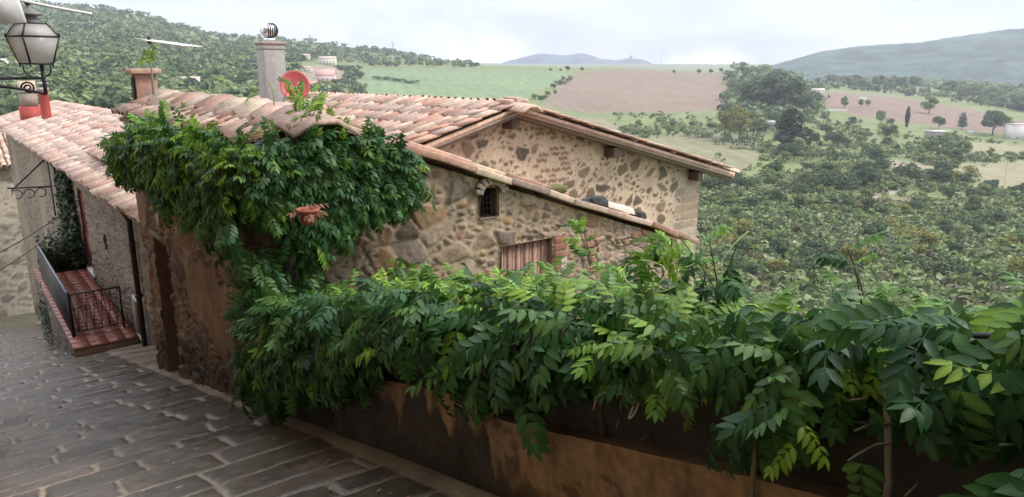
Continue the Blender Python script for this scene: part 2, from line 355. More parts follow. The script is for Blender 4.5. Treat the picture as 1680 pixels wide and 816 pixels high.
def ridge_row(mb, pts, step, halfw, drop, th=0.03, jitter=0.02, lift=0.055):
    """row of shallow angular ridge tiles overlapping like planks"""
    pts = [np.asarray(p, float) for p in pts]; seg = [np.linalg.norm(pts[i + 1] - pts[i]) for i in range(len(pts) - 1)]; T = sum(seg); d = 0.0
    def pos(d):
        for i, L_ in enumerate(seg):
            if d <= L_ or i == len(seg) - 1: return pts[i] + (pts[i + 1] - pts[i]) * d / L_, (pts[i + 1] - pts[i]) / L_
            d -= L_
    while d < T:
        ln = step * _rng.uniform(0.9, 1.12); p, ax = pos(d); sd = np.cross(ax, UP); sd /= np.linalg.norm(sd)
        a = p + UP * (lift + _rng.normal(0, 0.006)) + sd * _rng.normal(0, jitter * 0.5); b = p + ax * (ln + 0.05) + UP * (0.0 + _rng.normal(0, 0.006))
        yaw = _rng.normal(0, 0.03); hw = halfw * _rng.uniform(0.93, 1.07); V = []
        for q, k in ((a, 1.0), (b, 0.94)):
            for off, dz in ((-hw, -drop), (-hw * 0.35, -drop * 0.12), (hw * 0.35, -drop * 0.12), (hw, -drop)):
                V.append(q + sd * off * k + UP * dz + ax * yaw * off)
        V = V + [v - UP * th for v in V]; F = []
        for i in range(3): F += [(i, i + 1, i + 5, i + 4), (8 + i, 12 + i, 13 + i, 9 + i)]
        for i in range(3): F += [(i, 8 + i, 9 + i, i + 1), (4 + i, 5 + i, 13 + i, 12 + i)]
        F += [(0, 4, 12, 8), (3, 11, 15, 7)]
        mb.add(V, F, tcol()); d += ln

# ================================================================== HOUSE A : vine covered annex
ZR = -0.42                      # ridge height
A_L = 4.78
def a_roof_z(p): return ZR - 0.345 * (p - 0.4)
A = Thing('stone_annex', 'small rustic stone annex with orange brown walls, overgrown by vine, beside the lane', 'house', P(2.4, 1.5, gz(2.4)))
def sty_street(s, z):
    g = gz(s); hgt = z - g
    h1, c1, _ = mixed_rubble(s, z, 3, 0.30, 0.13, 0.5, jw=0.007, mortar=(0.235, 0.145, 0.08), stones=((0.17, 0.10, 0.06), (0.12, 0.075, 0.05), (0.20, 0.10, 0.055), (0.085, 0.06, 0.045)), relief=0.022)
    pl = fbm(s * 1.3, z * 1.3, 40, 4); pl2 = fbm(s * 6, z * 3, 44, 4)
    cpl = lerp((0.24, 0.125, 0.06), (0.19, 0.12, 0.075), sst(0.35, 0.65, pl2))
    mk = sst(0.53, 0.60, pl + 0.07 * sst(1.2, 2.2, hgt))
    hp = 0.038 + (pl2 - 0.5) * 0.018
    h, c = blend(h1, c1, hp, cpl, mk); fine = fbm(s * 30, z * 30, 78, 4); h = h + (fine - 0.5) * 0.008; c = c * (0.6 + 0.8 * fine)[:, None]
    c = c * (1 + 0.45 * (fbm(s * 5, z * 1.2, 77, 3) - 0.5))[:, None]
    wet = sst(0.75, 0.25, hgt + 0.6 * (fbm(s * 1.7, z, 55, 4) - 0.5))         # rising damp
    c = c * (1 - 0.72 * wet)[:, None]
    return h, c
S = np.arange(0, A_L + 0.001, 0.02)
mb = grid_wall(lambda s: C0 + s[:, None] * D2, -NV, S, lambda s: gz(s) - 0.25, const(-0.60), 0.02, sty_street, holes=[(3.45, 4.12, -9, -2.05)], thick=0.4, depth=0.25)
A.part('street_wall', mb, M['wetwall'])
def sty_side(s, z):
    h1, c1, st = mixed_rubble(s, z, 9, 0.27, 0.115, 0.36, mortar=(0.40, 0.30, 0.21), stones=((0.29, 0.21, 0.145), (0.20, 0.145, 0.105), (0.34, 0.26, 0.18), (0.28, 0.165, 0.10), (0.17, 0.135, 0.105), (0.33, 0.215, 0.115), (0.25, 0.195, 0.15)), relief=0.016, rough=0.012, jw=0.007)
    h2, c2, _ = rubble(s, z, 15, 0.14, 0.09, mw=0.07, mortar=(0.42, 0.32, 0.23), stones=((0.33, 0.24, 0.17), (0.36, 0.28, 0.21), (0.33, 0.19, 0.13)), relief=0.025, warp=0.4, rough=0.01)
    mk = sst(0.52, 0.58, fbm(s * 1.6 + 3, z * 2.2, 60, 3)); h, c = blend(h1, c1, h2, c2, mk)
    gap = sst(0.60, 0.72, fbm(s * 2.3, z * 2.3 + 9, 62, 4)); h = h - 0.03 * gap * (1 - st)
    # brick jamb beside the shutter
    bj = ((s > 2.91) & (s < 3.09) & (z < -1.70)).astype(float); row = np.floor(z / 0.075); bm = ((z / 0.075 - row) > 0.16).astype(float)
    cb = pal([(0.34, 0.13, 0.08), (0.38, 0.2, 0.13), (0.55, 0.48, 0.40), (0.3, 0.12, 0.08)], _hash(row, row * 0 + np.floor(s * 6), 5)) 
    cb = np.where(bm[:, None] > 0, cb, np.array((0.45, 0.36, 0.27))[None]); h, c = blend(h, c, 0.03 + 0.012 * bm, cb, bj)
    c = c * (0.86 + 0.28 * fbm(s * 0.9, z * 1.1, 70, 3))[:, None]
    darker = sst(1.9, 0.5, s); c = c * (1 - 0.45 * darker)[:, None]                # stone colour darkens smoothly towards the lane corner
    return h, c
S = np.arange(0.42, 4.86, 0.016)
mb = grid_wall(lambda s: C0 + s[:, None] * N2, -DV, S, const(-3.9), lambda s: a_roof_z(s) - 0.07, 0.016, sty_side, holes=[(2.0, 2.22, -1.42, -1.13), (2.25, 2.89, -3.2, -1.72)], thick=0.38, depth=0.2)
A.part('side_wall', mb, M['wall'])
# short gable piece between lane wall and ridge
S = np.arange(0.0, 0.425, 0.02)
mb = grid_wall(lambda s: C0 + s[:, None] * N2 , -DV, S, const(-3.9), lambda s: -0.62 + 0.36 * s, 0.03, sty_side, thick=0.3)
A.part('side_wall', mb, M['wall'])
# back and far walls
mb = MB(); gc = (0.28, 0.2, 0.14)
mb.lane_box(0.4, A_L - 0.35, 4.5, 4.84, -6, a_roof_z(4.84) - 0.12, gc)
V = [P(A_L, 0.41, -5), P(A_L, 4.84, -5), P(A_L, 4.84, a_roof_z(4.84) - 0.12), P(A_L, 0.41, ZR - 0.1), P(A_L, 0.41, -0.6)]
V2 = [v - DV * 0.3 for v in V]; mb.add(V + V2, [(0, 1, 2, 3, 4), (9, 8, 7, 6, 5), (0, 5, 6, 1), (2, 7, 8, 3), (1, 6, 7, 2)], gc)
A.part('back_wall', mb, M['wall'])
# roof: long slope to the valley, short slope to the lane
mb = MB(); sl = math.hypot(1, 0.345); dnA = (NV - UP * 0.345) / sl
V = [P(0.3, 0.4, ZR - 0.08), P(A_L + 0.1, 0.4, ZR - 0.08), P(A_L + 0.1, 4.95, a_roof_z(4.95) - 0.08), P(0.3, 4.95, a_roof_z(4.95) - 0.08)]
mb.add(V + [v - UP * 0.05 for v in V], [(0, 1, 2, 3), (7, 6, 5, 4), (0, 4, 5, 1), (1, 5, 6, 2), (2, 6, 7, 3), (3, 7, 4, 0)], (0.35, 0.22, 0.16))
tiled_slope(mb, P(0.42, 0.42, ZR - 0.05), P(A_L + 0.05, 0.42, ZR - 0.05), dnA, 4.7, 0.21, 0.36)
dnS = (-NV - UP * 0.36) / math.hypot(1, 0.36)
V = [P(-0.02, 0.4, ZR - 0.06), P(A_L + 0.12, 0.4, ZR - 0.06), P(A_L + 0.12, -0.1, ZR - 0.24), P(-0.02, -0.1, ZR - 0.24)]
mb.add(V + [v - UP * 0.04 for v in V], [(0, 1, 2, 3), (7, 6, 5, 4), (0, 4, 5, 1), (1, 5, 6, 2), (2, 6, 7, 3), (3, 7, 4, 0)], (0.35, 0.22, 0.16))
tiled_slope(mb, P(0.1, 0.36, ZR - 0.03), P(A_L + 0.1, 0.36, ZR - 0.03), dnS, 0.46, 0.19, 0.23, 0.08)
A.part('roof', mb, M['tile'])
mb = MB(); ridge_row(mb, [P(A_L + 0.1, 0.42, ZR + 0.02), P(2.6, 0.44, ZR + 0.01), P(0.02, 0.4, ZR + 0.02)], 0.52, 0.26, 0.10, 0.035, lift=0.10)
A.part('ridge', mb, M['tile'])
mb = MB(); V = [P(-0.03, 0.02, -0.66), P(-0.03, 0.40, ZR - 0.03), P(-0.03, 0.86, -0.66)]; V2 = [v + DV * 0.3 for v in V]
mb.add(V + V2, [(0, 2, 1), (3, 4, 5), (0, 1, 4, 3), (1, 2, 5, 4), (2, 0, 3, 5)], (0.30, 0.29, 0.26)); A.part('gable_block', mb, M['cement'])
# sloping coping along the side wall
mb = MB(); s = 0.55
while s < 4.9:
    ln = _rng.uniform(0.30, 0.52); z0 = a_roof_z(s) + 0.01 + _rng.normal(0, 0.008); z1 = a_roof_z(s + ln) + _rng.normal(0, 0.008)
    c0, c1 = P(0, s, z0), P(0, s + ln * 1.03, z1); ax = c1 - c0; Lx = np.linalg.norm(ax); ax /= Lx; u = np.cross(ax, -DV); u = u if u[2] > 0 else -u
    cc = tcol() * (0.95 if s < 3.2 else 0.9)
    mb.obox((c0 + c1) / 2 + DV * (0.10 + _rng.normal(0, 0.008)), ax * Lx / 2, DV * 0.20, u * 0.030, cc)
    if s < 3.0: mb.obox((c0 + c1) / 2 + DV * 0.16 + u * 0.05, ax * Lx / 2, DV * 0.13, u * 0.022, tcol() * 1.02)
    s += ln
A.part('coping', mb, M['tile'], bevel=0.008)
# door in the lane wall
mb = MB()
for i in range(5):
    a0 = 3.45 + i * 0.134; mb.lane_box(a0 + 0.004, a0 + 0.130, 0.16, 0.20 + 0.004 * (i % 2), gz(4.0) - 0.2, -2.05, (0.035 + 0.006 * (i % 3), 0.024, 0.017))
dr = A.part('door', mb, M['wood'], label='dark weathered plank door')
mb = MB(); mb.lane_box(3.36, 4.22, -0.035, 0.03, -2.05, -1.99, (0.22, 0.17, 0.12)); A.part('lintel', mb, M['cement'])
mb = MB(); mb.lane_box(4.48 - 0.9, 4.56 - 0.86, -0.05, -0.03, -1.83, -1.69, (0.62, 0.52, 0.46)); A.part('number_plate', mb, M['cement'])
# arched window with a grate, wooden shutter
mb = MB(); mb.lane_box(0.12, 0.14, 2.0, 2.22, -1.42, -1.13, (0.012, 0.01, 0.02)); wn_ = A.part('window', mb, M['window'])
mb = MB()
for i in range(5):
    s = 2.03 + i * 0.04; mb.tube([P(0.03, s, -1.42), P(0.03, s, -1.13)], 0.005, 6)
for i in range(5): mb.tube([P(0.035, 2.0, -1.39 + i * 0.055), P(0.035, 2.22, -1.39 + i * 0.055)], 0.004, 6)
A.part('grate', mb, M['iron'], parent=wn_)
mb = MB(); pts = []
for i in range(9):
    an = math.pi * i / 8; pts.append((2.11 - 0.15 * math.cos(an), -1.18 + 0.13 * math.sin(an)))
for i in range(8):
    (s0, z0), (s1, z1) = pts[i], pts[i + 1]; c = P(-0.045, (s0 + s1) / 2, (z0 + z1) / 2); ax = P(0, s1, z1) - P(0, s0, z0); l = np.linalg.norm(ax); ax /= l
    mb.obox(c, ax * l * 0.46, DV * 0.03, np.cross(ax, DV) * 0.045, (0.26, 0.2, 0.15))
A.part('arch_stone', mb, M['wall'], bevel=0.01)
mb = MB()
for i in range(12):
    s = 2.25 + i * 0.0535; mb.lane_box(0.03 + 0.008 * (i % 2), 0.06, s + 0.002, s + 0.051, -3.2, -1.72, np.array((0.33, 0.19, 0.14)) * _rng.uniform(0.75, 1.2))
A.part('shutter', mb, M['wood'], label='reddish vertical plank shutter')

# ================================================================== HOUSE B : gabled stone house
B = Thing('gabled_house', 'stone house with broad pale gable and terracotta tile roof overlooking the valley', 'house', P(7, 4.8, -6))
A0, A1 = 3.05, 12.6
def b_z(p, a=3.05):
    rz = -0.60 - 0.012 * (a - 3.05); return rz - 0.285 * abs(p - 4.83) if p < 4.83 else rz - 0.27 * abs(p - 4.83)
def sty_gable(s, z):
    br = ((s > 5.35 + 0.1 * np.sin(z * 9)) & (s < 6.05 + 0.12 * np.sin(z * 7)) & (z > -2.25) & (z < -1.0)).astype(float)
    h1, c1, st = mixed_rubble(s, z, 21, 0.25, 0.15, 0.30, jw=0.012, keep=0.74, mortar=(0.60, 0.455, 0.32), stones=((0.20, 0.14, 0.09), (0.13, 0.095, 0.065), (0.24, 0.17, 0.11), (0.17, 0.135, 0.10), (0.29, 0.20, 0.13)), relief=0.006, rough=0.008)
    h3, c3, _ = rubble(s, z, 27, 0.10, 0.06, mw=0.12, cover=0.45, mortar=(0.58, 0.44, 0.31), stones=((0.26, 0.18, 0.12), (0.36, 0.22, 0.15)), relief=0.0, warp=0.4, soft=0.08)
    mk = sst(0.56, 0.62, fbm(s * 1.1, z * 1.5, 64, 3)) * (1 - st); h, c = blend(h1, c1, h3, c3, mk)
    sk = s + 0.0; row = np.floor((z + s * 0.0) / 0.085); off = _hash(row, row * 0, 3) * 0.3; bx = np.floor((sk + off) / 0.22)
    bm = (((z) / 0.085 - row) > 0.34) & (((sk + off) / 0.22 - bx) > 0.1) & (_hash(bx, row, 7) > 0.28); bm = bm * sst(0.3, 0.4, fbm(s * 7, z * 7, 66, 3))
    cb = lerp((0.60, 0.45, 0.32), (0.29, 0.17, 0.11), bm); h, c = blend(h, c, 0.004 * bm, cb, br)
    # corner quoins
    q = sst(8.85, 8.95, s + 0.15 * (np.floor(z / 0.16) % 2)); row = np.floor(z / 0.16); gapq = ((z / 0.16 - row) > 0.13).astype(float)
    cq = pal([(0.44, 0.36, 0.27), (0.38, 0.29, 0.2), (0.5, 0.4, 0.3), (0.33, 0.26, 0.2)], _hash(row, np.floor(s * 3), 9)); cq = np.where(gapq[:, None] > 0, cq, np.array((0.5, 0.4, 0.3))[None])
    h, c = blend(h, c, 0.010 * gapq, cq, q)
    c = c * (0.9 + 0.2 * fbm(s * 0.8, z, 72, 3))[:, None]
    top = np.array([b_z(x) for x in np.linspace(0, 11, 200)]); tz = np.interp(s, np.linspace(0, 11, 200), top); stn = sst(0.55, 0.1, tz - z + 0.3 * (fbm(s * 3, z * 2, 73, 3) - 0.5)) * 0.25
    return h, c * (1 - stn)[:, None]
S = np.arange(0.6, 9.42, 0.024)
G0 = C0 + 3.34 * D2
bzv = np.vectorize(b_z)
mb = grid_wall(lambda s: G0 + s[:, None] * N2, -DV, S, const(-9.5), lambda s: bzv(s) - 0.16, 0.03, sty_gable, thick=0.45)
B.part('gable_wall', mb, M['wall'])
mb = MB(); mb.lane_box(3.8, A1 - 0.3, 8.98, 9.40, -12, b_z(9.4) - 0.18, (0.42, 0.32, 0.22)); mb.lane_box(A1 - 0.6, A1 - 0.3, 0.9, 8.95, -12, -2.05, (0.42, 0.32, 0.22)); B.part('wall', mb, M['wall'])
# roof boards + tiles
mb = MB(); bc = (0.42, 0.30, 0.23)
for (p0, p1) in ((0.7, 4.83), (4.83, 10.07)):
    V = [P(a, p, b_z(p, a) - 0.05) for a, p in ((A0, p0), (A1, p0), (A1, p1), (A0, p1))]; V += [v - UP * 0.06 for v in V]
    mb.add(V, [(0, 1, 2, 3), (7, 6, 5, 4), (0, 4, 5, 1), (1, 5, 6, 2), (2, 6, 7, 3), (3, 7, 4, 0)], bc)
for (pe, ssg, sl_) in ((0.7, -1, 0.285), (10.07, 1, 0.27)):
    dn = (ssg * NV - UP * sl_) / math.hypot(1, sl_); ln = abs(pe - 4.83) * math.hypot(1, sl_)
    tiled_slope(mb, P(A0 + 0.30, 4.83 + ssg * 0.08, b_z(4.83, A0) - 0.0), P(A1, 4.83 + ssg * 0.08, b_z(4.83, A1) - 0.0), dn, ln, 0.215, 0.36, 0.09, rnd=0.014)
rf = B.part('roof', mb, M['tile'])
# flat verge tiles on the near edge
mb = MB()
for (pe, ssg) in ((0.9, -1), (10.12, 1)):
    n = int(abs(pe - 4.83) / 0.34)
    for i in range(n):
        p0 = 4.83 + ssg * i * 0.34; p1 = p0 + ssg * 0.40
        for k, (ac, hw, dz) in enumerate(((A0 + 0.07, 0.115, 0.045), (A0 + 0.27, 0.10, 0.075))):
            c0 = P(ac, p0, b_z(p0) + dz + 0.012); c1 = P(ac, p1, b_z(p1) + dz + 0.03); ax = c1 - c0; l = np.linalg.norm(ax); ax /= l; u = np.cross(ax, DV); u = u if u[2] > 0 else -u
            if k == 1 and ssg == 1: continue
            mb.obox((c0 + c1) / 2 + DV * _rng.normal(0, 0.006), ax * l / 2, DV * hw, u * 0.017, tcol() * 1.03)
B.part('verge_tiles', mb, M['tile'])
mb = MB()
for (pe, col) in ((0.9, None), (10.10, None)):
    for (dz0, dz1, da, c) in ((-0.005, -0.085, 0.0, (0.60, 0.40, 0.29)), (-0.088, -0.16, 0.035, (0.20, 0.14, 0.11))):
        V = [P(A0 + da, 4.83, b_z(4.83) + dz0), P(A0 + da, pe, b_z(pe) + dz0), P(A0 + da, pe, b_z(pe) + dz1), P(A0 + da, 4.83, b_z(4.83) + dz1)]
        V += [v + DV * (0.26 if da else 0.03) for v in V]; mb.add(V, [(0, 1, 2, 3), (7, 6, 5, 4), (0, 4, 5, 1), (1, 5, 6, 2), (2, 6, 7, 3), (3, 7, 4, 0)], c)
B.part('verge_board', mb, M['wood'])
for p in (4.83, 6.95, 9.15, 2.6):
    mb = MB(); z = b_z(p) - 0.26; mb.lane_box(A0 + 0.06, A0 + 0.42, p - 0.075, p + 0.075, z - 0.08, z + 0.09, (0.09, 0.06, 0.045)); B.part('purlin', mb, M['wood'], bevel=0.01)
mb = MB(); ridge_row(mb, [P(A1, 4.83, b_z(4.83, A1) + 0.02), P(A0, 4.83, b_z(4.83, A0) + 0.02)], 0.50, 0.20, 0.085, 0.03); B.part('ridge', mb, M['tile'])
mb = MB()
for k in (-1, 0, 1): mb.lane_box(A0 - 0.02, A0 + 0.3, 4.83 + k * 0.13 - 0.06, 4.83 + k * 0.13 + 0.06, b_z(4.83) + 0.02, b_z(4.83) + 0.13 - 0.03 * abs(k), (0.5, 0.34, 0.26))
B.part('ridge_end', mb, M['tile'], bevel=0.02)
# chimney with steel globe cowl
a_, p_ = 10.1, 3.78; cz0, cz1 = -1.35, 0.44
def cem(mb, a0, a1, p0, p1, z0, z1, col=(0.36, 0.34, 0.31)): mb.lane_box(a0, a1, p0, p1, z0, z1, col)
mb = MB(); cem(mb, a_ - 0.22, a_ + 0.22, p_ - 0.22, p_ + 0.22, cz0, cz1 - 0.15); cem(mb, a_ - 0.235, a_ + 0.235, p_ - 0.235, p_ + 0.235, cz1 - 0.149, cz1 - 0.05, (0.42, 0.40, 0.37)); cem(mb, a_ - 0.265, a_ + 0.265, p_ - 0.265, p_ + 0.265, cz1 - 0.049, cz1, (0.40, 0.30, 0.26))
ch = B.part('chimney', mb, M['cement'], bevel=0.012)
mb = MB(); cc = P(a_, p_, cz1); mb.lathe(cc, [(0.12, 0), (0.12, 0.07), (0.08, 0.08)], 20)
prof = [(0.02 + 0.155 * math.sin(math.pi * i / 14), 0.23 - 0.155 * math.cos(math.pi * i / 14)) for i in range(15)]
mb.lathe(cc, prof, 24); B.part('cowl', mb, M['steel'], parent=ch, smooth=True)
mb = MB()
for i in range(7):
    an = math.pi * (0.75 + 0.5 * i / 6) + 2.6
    mb.tube([cc + np.array((0.175 * math.sin(t) * math.cos(an), 0.175 * math.sin(t) * math.sin(an), 0.23 - 0.16 * math.cos(t))) for t in np.linspace(0.5, 2.6, 8)], 0.012, 5)
B.part('cowl_fins', mb, M['iron'], parent=ch)

# rubble lying on the coping of the annex, each lump its own thing
def lump(c, r, seed, col, name, label, cat, mt):
    rg = np.random.default_rng(seed); V = []; F = []; nu, nv = 26, 16
    for j in range(nv + 1):
        for i in range(nu):
            th = math.pi * j / nv; ph = 2 * math.pi * i / nu + 0.2 * math.sin(j * 3); d = np.array((math.sin(th) * math.cos(ph), math.sin(th) * math.sin(ph), math.cos(th)))
            k = 0.6 + 0.8 * float(fbm(np.array([d[0] * 2.6 + d[2] + seed]), np.array([d[1] * 2.6 - d[2]]), seed, 4)[0]); d = np.sign(d) * np.abs(d) ** 0.75
            V.append(np.asarray(c) + (d[0] * r[0] * NV + d[1] * r[1] * DV + UP * d[2] * r[2]) * k)
    for j in range(nv):
        for i in range(nu): F.append((j * nu + i, (j + 1) * nu + i, (j + 1) * nu + (i + 1) % nu, j * nu + (i + 1) % nu))
    mb = MB(); mb.add(V, F, col); return single(name, mb, mt, label, cat)
lump(P(0.05, 3.52, a_roof_z(3.52) + 0.065), (0.16, 0.10, 0.055), 3, (0.035, 0.042, 0.036), 'loose_stone', 'long dark pitted stone lying on the sloping coping', 'stone', M['wall'])
lump(P(0.05, 4.22, a_roof_z(4.22) + 0.06), (0.085, 0.08, 0.06), 8, (0.045, 0.04, 0.032), 'loose_stone', 'dark pointed stone at the low end of the sloping coping', 'stone', M['wall'])
mb = MB(); coppo(mb, P(0.1, 3.72, a_roof_z(3.72) + 0.06), (NV - UP * 0.33) / 1.053, DV, UP, 0.42, 0.08, 0.10, col=np.array((0.6, 0.45, 0.36))); single('loose_tile', mb, M['tile'], 'single pale barrel tile lying on the coping between two dark stones', 'roof tile')
lump(P(0.08, 2.95, a_roof_z(2.95) + 0.05), (0.19, 0.12, 0.05), 12, (0.11, 0.095, 0.03), 'moss_clump', 'brown green moss clump halfway down the sloping coping', 'moss', M['wall'])

# ================================================================== HOUSE C : long house down the lane
CP = 0.55; CZ = -2.12; CA0, CA1 = 4.9, 37.0
def cd(a): return -0.016 * np.maximum(np.asarray(a, float) - 8, 0)
Hc = Thing('long_house', 'long stone house down the lane with pink tile roof and red door terrace', 'house', P(17, 2.8, gz(17)))
def sty_c(s, z):
    h, c, st = rubble(s, z, 31, 0.30, 0.10, mw=0.08, mortar=(0.30, 0.235, 0.165), stones=((0.235, 0.18, 0.125), (0.19, 0.15, 0.11), (0.27, 0.21, 0.15), (0.15, 0.12, 0.095), (0.24, 0.165, 0.11)), relief=0.03, warp=0.35, rough=0.008)
    pl = sst(0.52, 0.60, fbm(s * 0.45, z * 0.5, 82, 4)); cpl = lerp((0.33, 0.24, 0.15), (0.27, 0.21, 0.15), fbm(s * 2, z, 83, 3)); h, c = blend(h, c, 0.03 + 0 * h, cpl, pl * sst(9, 14, s) * 0.9)
    c = c * (0.75 + 0.5 * fbm(s * 0.6, z * 0.5, 84, 4))[:, None]
    wet = sst(0.9, 0.0, z - gz(s) + 0.7 * (fbm(s * 1.2, z, 85, 3) - 0.5)); c = c * (1 - 0.55 * wet)[:, None]
    frame = (((s > 14.02) & (s < 14.2)) | ((s > 15.1) & (s < 15.25))) & (z > -4.95) & (z < -2.8); c = np.where(frame[:, None], np.array((0.30, 0.20, 0.13))[None], c)
    return h, c
S = np.concatenate((np.arange(CA0, 12, 0.045), np.arange(12, CA1 + 0.05, 0.07)))
DOOR = (14.2, 15.1, -4.97, -2.92); BW = (8.68, 9.32, -4.98, -4.30); SW = (11.65, 11.95, -3.86, -3.5)
mb = grid_wall(lambda s: C0 + CP * N2 + s[:, None] * D2, -NV, S, lambda s: gz(s) - 0.3, lambda s: CZ - 0.03 + cd(s), 0.045, sty_c, holes=[DOOR, BW, SW], thick=0.4, depth=0.22)
Hc.part('street_wall', mb, M['wall'])
mb = MB(); gcol = (0.30, 0.24, 0.17)
cr_z = lambda p: CZ + 0.3 * (min(p, 2.8) - 0.2) - 0.3 * max(p - 2.8, 0)
for a in (CA0, CA1 - 0.35):
    V = [P(a, CP + 0.41, gz(a) - 3), P(a, 5.2, gz(a) - 3), P(a, 5.2, cr_z(5.2) - 0.1 + cd(a)), P(a, 2.8, cr_z(2.8) - 0.1 + cd(a)), P(a, CP + 0.41, cr_z(CP) - 0.05 + cd(a))]
    V2 = [v + DV * 0.35 for v in V]; mb.add(V + V2, [(4, 3, 2, 1, 0), (5, 6, 7, 8, 9), (0, 1, 6, 5), (2, 7, 6, 1), (3, 8, 7, 2), (4, 9, 8, 3), (0, 5, 9, 4)], gcol)
mb.lane_box(CA0 + 0.36, CA1 - 0.36, 4.9, 5.2, -15, cr_z(5.2) - 0.6, gcol); Hc.part('wall', mb, M['wall'])
mb = MB()
for (p0, p1) in ((0.36, 2.8), (2.8, 5.5)):
    V = [P(a, p, cr_z(p) - 0.03 + cd(a)) for a, p in ((CA0, p0), (CA1 + 0.15, p0), (CA1 + 0.15, p1), (CA0, p1))]; V += [v - UP * 0.06 for v in V]
    mb.add(V, [(0, 1, 2, 3), (7, 6, 5, 4), (0, 4, 5, 1), (1, 5, 6, 2), (2, 6, 7, 3), (3, 7, 4, 0)], (0.42, 0.30, 0.23))
TCs = TC.copy(); TC = np.clip(TC * 1.08 + 0.03, 0, 1)
tiled_slope(mb, P(CA0 + 0.1, 2.76, cr_z(2.8) + 0.05), P(CA1 + 0.1, 2.76, cr_z(2.8) + cd(CA1)), (-NV - UP * 0.3) / math.hypot(1, 0.3), 2.42, 0.23, 0.40, 0.095, rnd=0.03, pans=True)
TC = TCs
Hc.part('roof', mb, M['tile'])
mb = MB(); ridge_row(mb, [P(CA1 + 0.1, 2.8, cr_z(2.8) + 0.02 + cd(CA1)), P(22, 2.8, cr_z(2.8) - 0.03 + cd(22)), P(CA0, 2.8, cr_z(2.8) + 0.03)], 0.45, 0.16, 0.10, 0.03, 0.04); Hc.part('ridge', mb, M['tile'])
mb = MB(); n = 12      # gutter: open half round
V = []; F = []
for a in (CA0 - 0.15, CA1 + 0.15):
    for i in range(n + 1):
        an = math.pi + math.pi * i / n; V.append(P(a, 0.32 + 0.075 * math.cos(an), CZ + cd(a) - 0.06 + 0.075 * math.sin(an)))
for i in range(n): F.append((i, i + 1, n + 2 + i, n + 1 + i))
mb.add(V, F); mb.tube([P(CA0 - 0.15, 0.245, CZ - 0.05), P(CA1 + 0.15, 0.245, CZ - 0.05 + cd(CA1))], 0.012, 6); gu = Hc.part('gutter', mb, M['gutter'])
def downpipe(a, z1):
    mb = MB(); CZ = globals()['CZ'] + float(cd(a)); mb.tube([P(a, 0.32, CZ - 0.13), P(a, 0.32, CZ - 0.22), P(a, CP - 0.10, CZ - 0.5), P(a, CP - 0.10, z1)], 0.048, 12)
    z = CZ - 0.9
    while z > z1 + 0.2: mb.tube([P(a, CP - 0.10, z - 0.03), P(a, CP - 0.10, z + 0.03)], 0.062, 12); z -= 0.95
    return Hc.part('downpipe', mb, M['gutter'], smooth=False)
downpipe(8.35, gz(8.35)); downpipe(18.3, gz(18.3))
# door, windows
mb = MB(); mb.lane_box(DOOR[0], DOOR[1], CP + 0.05, CP + 0.10, DOOR[2], DOOR[3], (0.24, 0.045, 0.03))
for i in range(2):
    for (z0, z1) in ((-4.8, -4.0), (-3.85, -3.05)): mb.lane_box(DOOR[0] + 0.09 + i * 0.4, DOOR[0] + 0.41 + i * 0.4, CP + 0.035, CP + 0.049, z0, z1, (0.27, 0.05, 0.035))
dc = Hc.part('door', mb, M['wood'], label='dark red panelled door')
mb = MB(); mb.tube([P(14.32, CP + 0.02, -3.95), P(14.32, CP + 0.02, -3.8)], 0.012, 6); Hc.part('handle', mb, M['iron'], parent=dc)
mb = MB(); mb.lane_box(13.98, 15.3, CP - 0.06, CP + 0.10, -5.0, -4.90, (0.7, 0.68, 0.62)); Hc.part('doorstep', mb, M['cement'])
mb = MB(); mb.lane_box(BW[0], BW[1], CP + 0.10, CP + 0.13, BW[2], BW[3], (0.01, 0.01, 0.012)); w1 = Hc.part('window', mb, M['window'])
mb = MB()
for (a0, a1, z0, z1) in ((BW[0] - 0.05, BW[0] + 0.02, BW[2], BW[3]), (BW[1] - 0.02, BW[1] + 0.05, BW[2], BW[3]), (BW[0] - 0.05, BW[1] + 0.05, BW[3] + 0.002, BW[3] + 0.07), (BW[0] - 0.05, BW[1] + 0.05, BW[2] - 0.07, BW[2] - 0.002)):
    mb.lane_box(a0, a1, CP - 0.05, CP + 0.02, z0, z1, (0.55, 0.5, 0.42))
Hc.part('frame', mb, M['cement'], parent=w1)
mb = MB()
for i in range(6): a = BW[0] + 0.08 + i * 0.1; mb.tube([P(a, CP + 0.04, BW[2]), P(a, CP + 0.04, BW[3])], 0.008, 6)
Hc.part('grate', mb, M['iron'], parent=w1)
mb = MB(); mb.lane_box(SW[0], SW[1], CP + 0.12, CP + 0.15, SW[2], SW[3], (0.01, 0.01, 0.012)); Hc.part('window', mb, M['window'])
# chimneys of the long house
def roof_hit(u, v):
    xr, zr = ray(u, v); Y = (2.45 + 0.3 * 2.114) / (-zr + 0.3 * (0.606 + 0.795 * xr)); return np.array((xr * Y, Y, zr * Y))
q = roof_hit(78, 200); mb = MB(); mb.lathe(q - UP * 0.25, [(0.20, 0), (0.185, 0.2), (0.165, 0.6), (0.16, 1.32), (0.175, 1.34), (0.175, 1.40)], 18, (0.3, 0.05, 0.04))
fl = Hc.part('flue', mb, M['redpaint'], label='red painted round flue'); mb = MB(); mb.lathe(q - UP * 0.25, [(0.19, 1.402), (0.19, 1.50), (0.12, 1.52)], 16, (0.4, 0.38, 0.34)); mb.lathe(q - UP * 0.25, [(0.08, 1.5), (0.08, 1.62), (0.23, 1.63), (0.21, 1.67), (0.05, 1.7)], 16, (0.3, 0.29, 0.27)); Hc.part('cap', mb, M['cement'], parent=fl)
q = roof_hit(52, 196); mb = MB()
